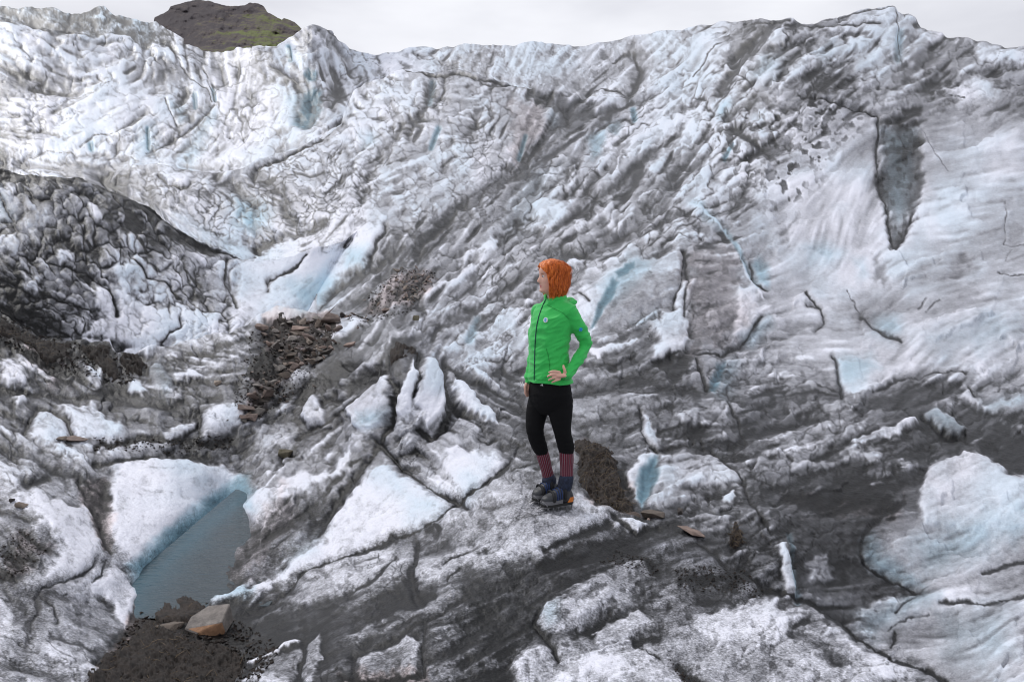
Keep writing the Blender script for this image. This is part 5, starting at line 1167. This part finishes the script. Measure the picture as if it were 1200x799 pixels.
    brow = np.exp(-((u_ - .017) / .004) ** 2) * np.exp(-((np.abs(s_) - .033) / .016) ** 4) * (f_ > .05)
    for nm, v in (('lips', lips), ('brow', brow * .8)):
        a = me.attributes.new(nm, 'FLOAT', 'POINT'); a.data.foreach_set('value', v.astype(np.float32))
    def child(name, V, F, mat, smooth=True):
        return link_mesh(name, [v - org for v in V], F, mat, body, smooth)
    white = simple_mat('eye_white', (.7, .68, .66), .3); dark = simple_mat('iris', (.03, .03, .035), .2)
    for sg in (-1, 1):
        c = HC + hf * .0645 + hs * (.030 * sg) + UP * .0
        V, F = ball(c, .0112, .0112, .0085, 10); e = child('eye', V, F, white)
        V, F = ball(c + hf * .0062 + hs * .001 * sg, .0062, .0062, .0066, 8); child('iris', V, F, dark).parent = e

    # hair
    hm, t, p = nodes('orange_hair')
    hn = t.nodes.new('ShaderNodeMapping'); hn.inputs['Scale'].default_value = (1, 1, .14); tcx = t.nodes.new('ShaderNodeTexCoord').outputs['Object']; t.links.new(tcx, hn.inputs[0])
    n_ = tnoise(t, 130, 3, .6, hn.outputs[0]); rp = t.nodes.new('ShaderNodeValToRGB'); e = rp.color_ramp.elements
    e[0].position = .33; e[0].color = (.33, .05, .010, 1); e[1].position = .66; e[1].color = (.95, .27, .05, 1); t.links.new(n_, rp.inputs[0]); t.links.new(rp.outputs[0], p.inputs['Base Color'])
    p.inputs['Roughness'].default_value = .42; p.inputs['Specular IOR Level'].default_value = .35
    b = t.nodes.new('ShaderNodeBump'); b.inputs['Strength'].default_value = .6; b.inputs['Distance'].default_value = .004; t.links.new(n_, b.inputs['Height']); t.links.new(b.outputs[0], p.inputs['Normal'])
    hU = [-.180, -.15, -.11, -.07, -.03, 0, .03, .06, .085, .105, .118]
    hB = [.042, .078, .100, .112, .116, .118, .120, .114, .098, .066, .012]
    hS = [.030, .062, .084, .092, .091, .090, .091, .087, .074, .050, .010]
    hF = [.055, .065, .075, .085, .090, .094, .100, .098, .084, .056, .010]
    tmin = [1.02, 1.08, 1.10, 1.14, 1.10, 1.02, .84, .40, .05, .0, .0]
    def hair_pt(u, th, off=0.0):
        B_ = float(np.interp(u, hU, hB)); S_ = float(np.interp(u, hU, hS)); F_ = float(np.interp(u, hU, hF))
        c_, s_ = math.cos(th), math.sin(th); A_ = F_ if c_ > 0 else B_
        r_ = 1 / math.sqrt((c_ / A_) ** 2 + (s_ / S_) ** 2)
        wv = mnoise.noise(Vector((th * 5.5 + 3 + 1.2 * math.sin(u * 38), u * 9, 1))) * .019 + mnoise.noise(Vector((th * 11 + 2 * math.sin(u * 45 + th * 2), u * 8, 5))) * .007
        fd = min(1, (.118 - u) / .06)
        r_ += wv * fd + off
        return HC + hf * (r_ * c_) + hs * (r_ * s_) + UP * (u + .012 * (1 if u < -.12 else 0) * mnoise.noise(Vector((th * 4, 0, 7))))
    V, F = [], []; nu, nth = 46, 110
    for j in range(nu):
        for i in range(nth):
            tt_ = -1 + 2 * i / (nth - 1)
            u0 = -.168 + .030 * mnoise.noise(Vector((tt_ * 6, 2, 2))) + .022 * mnoise.noise(Vector((tt_ * 22, 2, 2)))
            u = .118 + (u0 - .118) * (j / (nu - 1)) ** .9
            tm = float(np.interp(u, hU, tmin)); a = math.pi + tt_ * (math.pi - tm)
            V.append(hair_pt(u, a))
    m_ = len(V)
    for j in range(nu):
        for i in range(nth):
            V.append(V[j * nth + i] * .87 + (HC + UP * float((V[j * nth + i] - HC).z * .96)) * .13)
    for j in range(nu - 1):
        for i in range(nth - 1):
            q = (j * nth + i, j * nth + i + 1, (j + 1) * nth + i + 1, (j + 1) * nth + i); F.append(q); F.append(tuple(x + m_ for x in reversed(q)))
    for j in range(nu - 1):
        for i in (0, nth - 1):
            F.append((j * nth + i, (j + 1) * nth + i, (j + 1) * nth + i + m_, j * nth + i + m_))
    for i in range(nth - 1):
        F.append(((nu - 1) * nth + i, (nu - 1) * nth + i + 1, (nu - 1) * nth + i + 1 + m_, (nu - 1) * nth + i + m_))
    rr = random.Random(2)
    for s in range(620):        # locks lying over the mass
        th0 = math.pi + rr.uniform(-1, 1) * (math.pi - .95); u0 = rr.uniform(.02, .112); u1 = rr.uniform(-.185, -.11); ph = rr.uniform(0, 6); w_ = rr.uniform(.0016, .0042) if s % 5 else rr.uniform(.0006, .0014); off = rr.uniform(.0, .006) if s % 5 else rr.uniform(.006, .016)
        ch = []
        for q in range(13):
            f = q / 12; u = u0 + (u1 - u0) * f; tm = float(np.interp(u, hU, tmin))
            th = th0 + .10 * math.sin(f * 7 + ph) * f; th = max(tm, min(2 * math.pi - tm, th))
            c = hair_pt(u, th, off + .003 * math.sin(f * 9 + ph)); r_ = w_ * (1 - .75 * f) * min(1, .35 + f * 4)
            ch.append((c, r_))
        b = len(V)
        for q, (c, r_) in enumerate(ch):
            d = (ch[min(q + 1, 12)][0] - ch[max(q - 1, 0)][0]).normalized(); o_ = (c - HC); o_.z = 0; o_.normalize(); sdv = d.cross(o_).normalized()
            V += [c + sdv * r_, c + o_ * r_ * .7, c - sdv * r_, c - o_ * r_ * .7]
            if q:
                for e_ in range(4):
                    F.append((b + (q - 1) * 4 + e_, b + (q - 1) * 4 + (e_ + 1) % 4, b + q * 4 + (e_ + 1) % 4, b + q * 4 + e_))
    child('hair', V, F, hm)

    # jacket
    green = simple_mat('green_softshell', (.036, .50, .095), .60, .25, .10, 500, .25, .2)
    jp = []
    tj = [(447, 644.5, .185, .135), (440, 643.5, .18, .13), (430, 642.5, .17, .122), (412, 643, .162, .116), (395, 644.5, .168, .122), (380, 646.5, .176, .124), (370, 648.5, .178, .115), (362, 650, .165, .098), (355, 650.5, .125, .082), (350, 650.5, .085, .072)]
    jp.append(loft([ring(W(c, y), RT, FW, a, b, 40) for y, c, a, b in tj]))
    jp.append(tube(armL, [.064, .055, .049, .046, .037], 24))
    jp.append(tube([armL[0] + Vector((-.04, .03, .0)), armL[0]], [.07, .064], 24))
    jp.append(tube(armR, [.062, .052, .046, .043, .034], 24))
    # collar and folded hood
    for r_, ys, c, dy_ in ((.018, 351.5, 650, -.005), (.017, 348, 650, -.005)):
        cc = W(c, ys, dy_)
        loop = [cc + RT * (.070 * math.cos(a)) + FW * (.068 * math.sin(a)) + UP * (.012 * math.cos(a + .8)) for a in np.linspace(.35 + math.pi / 2, 2 * math.pi - .35 + math.pi / 2, 18)]
        jp.append(tube(loop, [r_] * 18, 12, 2))
    jp.append(tube([W(640, 352.5, .09), W(655, 355, .105), W(667, 354, .06), W(671, 354.5, -.01), W(668, 355, -.06)], [.022, .034, .036, .030, .018], 16))
    def wr(q):
        p = q - org
        a = (p.x * .9 + p.z * .8); b_ = (p.z * 1.0 - p.x * .5)
        n1 = mnoise.noise(Vector((a * 9, p.y * 6, b_ * 26))); n2 = mnoise.noise(Vector((p.x * 16, p.y * 16, p.z * 40)))
        elbow = math.exp(-((q - armL[2]).length / .11) ** 2) + .7 * math.exp(-((q - armL[3]).length / .10) ** 2)
        waist = math.exp(-((p.z - .93) / .10) ** 2)
        n3 = mnoise.noise(Vector((a * 4 + 7, p.y * 5, b_ * 11)))
        x = -abs(n1) * (.011 + .011 * elbow + .004 * waist) + n2 * (.0016 + .004 * elbow) - abs(n3) * .018
        x -= .0035 * (1 + math.sin((p.x * .8 + p.z * 1.1) * 46 + 5 * n3)) * elbow
        return max(x, -.015) + .004
    jk = fuse('jacket', jp, .0052, green, org, body, 3, wr)
    jw = [v.co + org for v in jk.data.vertices]
    bvh = BVHTree.FromPolygons(jw, [tuple(f.vertices) for f in jk.data.polygons])
    cp = Vector((0, 0, CAM_Z))
    def hit(px, py, tree=bvh):
        d = (at(px, py, 5.0) - cp).normalized(); h = tree.ray_cast(cp, d)
        return (h[0], h[1], d) if h[0] is not None else (None, None, d)
    navy = simple_mat('zip_tape', (.012, .02, .06), .6)
    zp = [(639.5, 351), (637.5, 355), (634.5, 362), (631.5, 371), (629.3, 381), (628, 392), (627.2, 404), (626.8, 416), (626.5, 428), (626.3, 438), (626.2, 445.5)]
    def strip(name, pts, w_, mat, sub=5, lift=.003, parent=jk, tree=bvh):
        P = []
        for i in range(len(pts) - 1):
            for q in range(sub):
                f = q / sub; P.append((pts[i][0] + (pts[i + 1][0] - pts[i][0]) * f, pts[i][1] + (pts[i + 1][1] - pts[i][1]) * f))
        P.append(pts[-1]); H_ = []
        for x, y in P:
            h, nn, d = hit(x, y, tree)
            if h: H_.append((h + nn * lift, nn))
        V, F = [], []
        for i, (h, nn) in enumerate(H_):
            d = (H_[min(i + 1, len(H_) - 1)][0] - H_[max(i - 1, 0)][0]).normalized(); s_ = d.cross(nn).normalized() * w_ / 2
            V += [h + s_, h + nn * .0015, h - s_, h - nn * .004]
            if i:
                b = (i - 1) * 4
                for e_ in range(4): F.append((b + e_, b + (e_ + 1) % 4, b + 4 + (e_ + 1) % 4, b + 4 + e_))
        o = link_mesh(name, [v - org for v in V], F, mat, parent)
        return o
    strip('zip', zp, .0075, navy)
    seam = simple_mat('seam_green', (.016, .25, .045), .7)
    strip('pocket_seam', [(640, 408), (642.5, 416), (644, 426), (644.5, 434)], .004, seam, lift=.0015)
    strip('hem_band', [(628, 444.2), (636, 445.4), (645, 446), (655, 445.5), (662, 444)], .004, seam, lift=.0015)
    strip('yoke_seam', [(641, 357), (650, 362), (660, 367), (667, 374)], .003, seam, lift=.0012)
    # badges
    wht = simple_mat('badge_white', (.75, .78, .8), .6); blu = simple_mat('badge_blue', (.04, .35, .75), .6)
    def decal(name, px, py, shape, mat, lift=.004, parent=jk, tree=bvh):
        h, nn, d = hit(px, py, tree)
        if h is None: return None
        v_ = (UP - nn * UP.dot(nn)).normalized(); u_ = v_.cross(nn).normalized(); V, F = [], []
        for poly in shape:
            b = len(V); n = len(poly)
            V += [h + nn * lift + u_ * x + v_ * y for x, y in poly] + [h - nn * .004 + u_ * x + v_ * y for x, y in poly]
            F.append(tuple(range(b, b + n))); F += [(b + i, b + (i + 1) % n, b + n + (i + 1) % n, b + n + i) for i in range(n)]
        return link_mesh(name, [v - org for v in V], F, mat, parent, False)
    circ = lambda r_, n=22, cx=0, cy=0: [(cx + r_ * math.cos(2 * math.pi * i / n), cy + r_ * math.sin(2 * math.pi * i / n)) for i in range(n)]
    o = decal('chest_badge', 639.5, 375, [circ(.0175)], wht, .004)
    if o: decal('badge_emblem', 639.5, 375, [[(-.010, .002), (-.004, .010), (.006, .011), (.011, .005), (.004, .004), (.0, .0)], [(.011, -.001), (.004, -.011), (-.008, -.009), (-.003, -.003)]], blu, .0058).parent = o
    flake = []
    for a in range(3):
        c_, s_ = math.cos(a * math.pi / 3), math.sin(a * math.pi / 3)
        flake.append([(-.014 * c_ + .0028 * s_, -.014 * s_ - .0028 * c_), (.014 * c_ + .0028 * s_, .014 * s_ - .0028 * c_), (.014 * c_ - .0028 * s_, .014 * s_ + .0028 * c_), (-.014 * c_ - .0028 * s_, -.014 * s_ + .0028 * c_)])
    decal('sleeve_badge', 680.5, 386, flake, blu, .0045)

    # leggings
    black = simple_mat('black_stretch_fabric', (.006, .006, .007), .85, .15, .1, 300, .2, .0)
    lp = [loft([ring(W(c, y), RT, FW, a, b, 32) for y, c, a, b in ((443, 644, .15, .105), (450, 644.3, .165, .12), (460, 644.6, .172, .128), (468, 645, .160, .122), (476, 645.3, .135, .11), (484, 645.5, .08, .08))])]
    lp.append(tube(legR[:5], [.086, .073, .060, .054, .046], 24)); lp.append(tube(legL[:5], [.092, .080, .060, .056, .051], 24))
    lp[1] = tube([legR[0], legR[1], legR[2], legR[3], W(635, 529, .052)], [.086, .073, .060, .054, .046], 24)
    lp[2] = tube([legL[0], legL[1], legL[2], legL[3], W(663.8, 528, -.033)], [.092, .080, .060, .057, .052], 24)
    def lw(q):
        p = q - org
        return -abs(mnoise.noise(Vector((p.x * 14, p.y * 12, p.z * 34)))) * (.002 + .005 * math.exp(-((p.z - .48) / .07) ** 2) + .006 * math.exp(-((p.z - .74) / .05) ** 2)) + .002
    lg = fuse('leggings', lp, .006, black, org, body, 3, lw)
    lt = BVHTree.FromPolygons([v.co + org for v in lg.data.vertices], [tuple(f.vertices) for f in lg.data.polygons])
    decal('leggings_logo', 635.3, 451, [[(-.012, -.006), (-.0095, -.006), (-.011, -.001), (-.012, -.003)], [(-.007, -.006), (-.001, -.006), (-.0065, .003), (-.009, .0015)], [(.002, -.006), (.010, -.006), (.0005, .009), (-.004, .005)]], simple_mat('logo_white', (.75, .75, .75), .6), .003, lg, lt)
    cordm = simple_mat('white_cord', (.7, .7, .7), .6)
    for x in (625.2, 627.4):
        V, F = tube([W(x, 446, -.03) + FW * .115, W(x - .2, 448, -.03) + FW * .117, W(x, 450.5, -.03) + FW * .116], [.003, .003, .004], 8, 2); child('drawcord', V, F, cordm).parent = lg

    # striped socks
    sm, t, p = nodes('striped_sock')
    an = attr(t, 'around'); w1 = mth(t, 'FRACT', mth(t, 'MULTIPLY', an, 10.0)); thin = mth(t, 'LESS_THAN', w1, .20); thin2 = mth(t, 'GREATER_THAN', w1, .78)
    a_ = t.nodes.new('ShaderNodeMix'); a_.data_type = 'RGBA'; a_.inputs[6].default_value = (.12, .006, .02, 1); a_.inputs[7].default_value = (.22, .17, .19, 1); t.links.new(thin, a_.inputs[0])
    b_ = t.nodes.new('ShaderNodeMix'); b_.data_type = 'RGBA'; b_.inputs[7].default_value = (.05, .012, .03, 1); t.links.new(a_.outputs[2], b_.inputs[6]); t.links.new(thin2, b_.inputs[0])
    t.links.new(b_.outputs[2], p.inputs['Base Color']); p.inputs['Roughness'].default_value = .9
    def sock(pts, rad):
        n = 40; P, Q = spline(pts, rad, 6); rings = []
        for i, c in enumerate(P):
            d = (P[min(i + 1, len(P) - 1)] - P[max(i - 1, 0)]).normalized(); u = Vector((0, 1, 0)).cross(d).normalized(); v = d.cross(u).normalized()
            rings.append(ring(c, u, v, Q[i] + .0012 * math.sin(i * 1.3), Q[i], n))
        V, F = loft(rings); o = child('sock', V, F, sm)
        a = o.data.attributes.new('around', 'FLOAT', 'POINT'); vals = [abs((i % n) / n * 2 - 1) for i in range(len(rings) * n)] + [0, 0]; a.data.foreach_set('value', vals)
    sock([W(634, 526, .05), W(637.5, 538, .062), W(643, 560, .08)], [.0465, .0440, .040])
    sock([W(663.6, 525, -.033), W(664, 538, -.03), W(664, 560, -.03)], [.052, .049, .044])

    # boots with crampons
    bm_ = simple_mat('boot_leather', (.030, .032, .038), .5, .4, .3, 80, .4); rand_ = simple_mat('rubber_rand', (.13, .13, .14), .6, .35, .2, 60, .2)
    cuffm = simple_mat('blue_cuff', (.016, .022, .045), .7, .3, .6, 45, .5); steel = simple_mat('crampon_steel', (.25, .25, .26), .4, .5, .2); org_m = simple_mat('orange_trim', (.55, .17, .03), .6, .3, .2); sole_m = simple_mat('black_rubber', (.02, .02, .02), .8)
    steel_nt = steel.node_tree.nodes['Principled BSDF']; steel_nt.inputs['Metallic'].default_value = .7
    webm = simple_mat('black_webbing', (.015, .015, .017), .7); lacem = simple_mat('blue_lace', (.02, .04, .12), .7)
    def boot(heel, toe, ank_top, r_top):
        ax = toe - heel; ln = ax.length; fx = ax.normalized(); sx = UP.cross(fx).normalized(); ux = fx.cross(sx).normalized()
        b0 = heel; st = [(0.0, .028, .055), (.05, .036, .085), (.18, .040, .10), (.35, .040, .108), (.5, .041, .100), (.65, .046, .082), (.8, .048, .066), (.92, .040, .056), (1.0, .022, .040)]
        S_ = [s for s, _, _ in st]; rings = []
        for s in np.linspace(0, 1, 22):
            w_ = float(np.interp(s, S_, [q[1] for q in st])); h_ = float(np.interp(s, S_, [q[2] for q in st]))
            rings.append(ring(b0 + fx * (s * ln) + ux * (.022 + h_ * .45), sx, ux, w_, h_ * .5, 26, .8))
        parts = [loft(rings)]
        an = b0 + fx * ln * .27 + ux * .09
        parts.append(tube([b0 + fx * ln * .25 + ux * .05, an, an.lerp(ank_top, .55)], [.047, .046, .046], 24))
        bo = fuse('boot', parts, .0042, bm_, org, body, 3)
        # rubber rand and sole
        def outline(g, s0=0, s1=1):
            L_, R_ = [], []
            for s in np.linspace(s0, s1, 16):
                w_ = float(np.interp(s, S_, [q[1] for q in st])) + g
                L_.append(b0 + fx * (s * ln) + sx * w_); R_.append(b0 + fx * (s * ln) - sx * w_)
            return [b0 + fx * (s0 * ln - g)] + L_ + [b0 + fx * (s1 * ln + g * 1.5)] + R_[::-1]
        def slab(name, o_, z0, z1, mat, par):
            n = len(o_); V = [q + ux * z0 for q in o_] + [q + ux * z1 for q in o_]
            F = [tuple(range(n)), tuple(range(2 * n - 1, n - 1, -1))] + [(i, (i + 1) % n, n + (i + 1) % n, n + i) for i in range(n)]
            q = child(name, V, F, mat, False); q.parent = par; return q
        so = slab('sole', outline(.003), .004, .022, sole_m, bo)
        slab('rand', outline(.0015, .40, 1), .0225, .047, rand_, bo)
        slab('heel_patch', outline(.0018, 0, .22), .0225, .056, org_m, bo)
        # cuff
        cu = [an.lerp(ank_top, .35), an.lerp(ank_top, .7), ank_top]
        V, F = tube(cu, [.050, .052, r_top + .006], 24, 4); c = child('cuff', V, F, cuffm); c.parent = bo
        # laces and straps across the instep
        def over(s, w_, mat, nm, lean=0.0, lift=.004):
            pts = []
            for a in np.linspace(-.15, math.pi + .15, 15):
                s2 = s + lean * math.cos(a); ww = float(np.interp(s2, S_, [q[1] for q in st])) + lift; hh = float(np.interp(s2, S_, [q[2] for q in st]))
                cc = math.copysign(abs(math.cos(a)) ** .8, math.cos(a)); ss = math.copysign(abs(math.sin(a)) ** .8, math.sin(a))
                pts.append(b0 + fx * (s2 * ln) + sx * (ww * cc) + ux * (.022 + hh * .45 + (hh * .5 + lift) * ss))
            V, F = tube(pts, [w_] * 15, 8, 2, .45); q = child(nm, V, F, mat); q.parent = bo
        for s in (.42, .50, .58): over(s, .0045, lacem, 'lace', .02)
        over(.70, .010, webm, 'crampon_strap', .03, .006); over(.36, .011, webm, 'crampon_strap', -.02, .012)
        # crampon: plates, toe bail, heel bail, points
        V, F = [], []
        def addt(pts, rad, n=8):
            v, f = tube(pts, rad, n, 2); b = len(V); V.extend(v); F.extend([tuple(i + b for i in q) for q in f])
        for sg in (-1, 1):
            addt([b0 + fx * ln * s + sx * sg * (.034 if .1 < s < .9 else .02) + ux * .001 for s in (.02, .2, .35, .5, .7, .88, .98)], [.0045] * 7)
            for s in (.06, .24, .52, .70, .88):
                q = b0 + fx * ln * s + sx * sg * .034 + ux * .002
                addt([q + ux * .004, q - ux * .012 + fx * .002, q - ux * .030 + fx * .004], [.007, .005, .0012], 6)
            q = b0 + fx * ln * .98 + sx * sg * .016
            addt([q, q + fx * .025 - ux * .004, q + fx * .045 - ux * .016], [.007, .005, .0015], 6)
            addt([b0 + fx * ln * .9 + sx * sg * .038 + ux * .004, b0 + fx * ln * .97 + sx * sg * .034 + ux * .03, b0 + fx * (ln * 1.03) + sx * sg * .012 + ux * .042], [.0035] * 3)
            addt([b0 + fx * ln * .1 + sx * sg * .036 + ux * .004, b0 - fx * .006 + sx * sg * .026 + ux * .035, b0 - fx * .012 + ux * .062], [.0035] * 3)
        addt([b0 + fx * ln * .3 + ux * .001, b0 + fx * ln * .6 + ux * .001], [.008, .008])
        for s in (.2, .5, .7): addt([b0 + fx * ln * s + sx * .034, b0 + fx * ln * s - sx * .034], [.005, .005])
        q = child('crampon', V, F, steel); q.parent = bo
    # soles meet the ice: heights read from the finished ridge
    pa, _, _, _, _ = SURF['foreground_ice_ridge']
    ext = np.array(pa)
    def ground(x, y):
        d = (ext[..., 0] - x) ** 2 + (ext[..., 1] - y) ** 2; i = np.unravel_index(np.argmin(d), d.shape); return float(ext[i][2])
    def foot(hx, hy, tx, ty, at_, rt):
        h, t_ = W(hx, 590, hy), W(tx, 590, ty)
        zh, zt = ground(h.x, h.y), ground(t_.x, t_.y); h.z = zh + .026; t_.z = zt + .026
        boot(h, t_, at_, rt)
        return h.z, t_.z
    z1 = foot(669, .0, 635.5, -.12, W(664, 559, -.03), .044)
    z2 = foot(652, .10, 625.5, .0, W(643, 559, .08), .040)
    print('FEET', z1, z2, 'target', at(651, 588, PYc).z)
build_person()
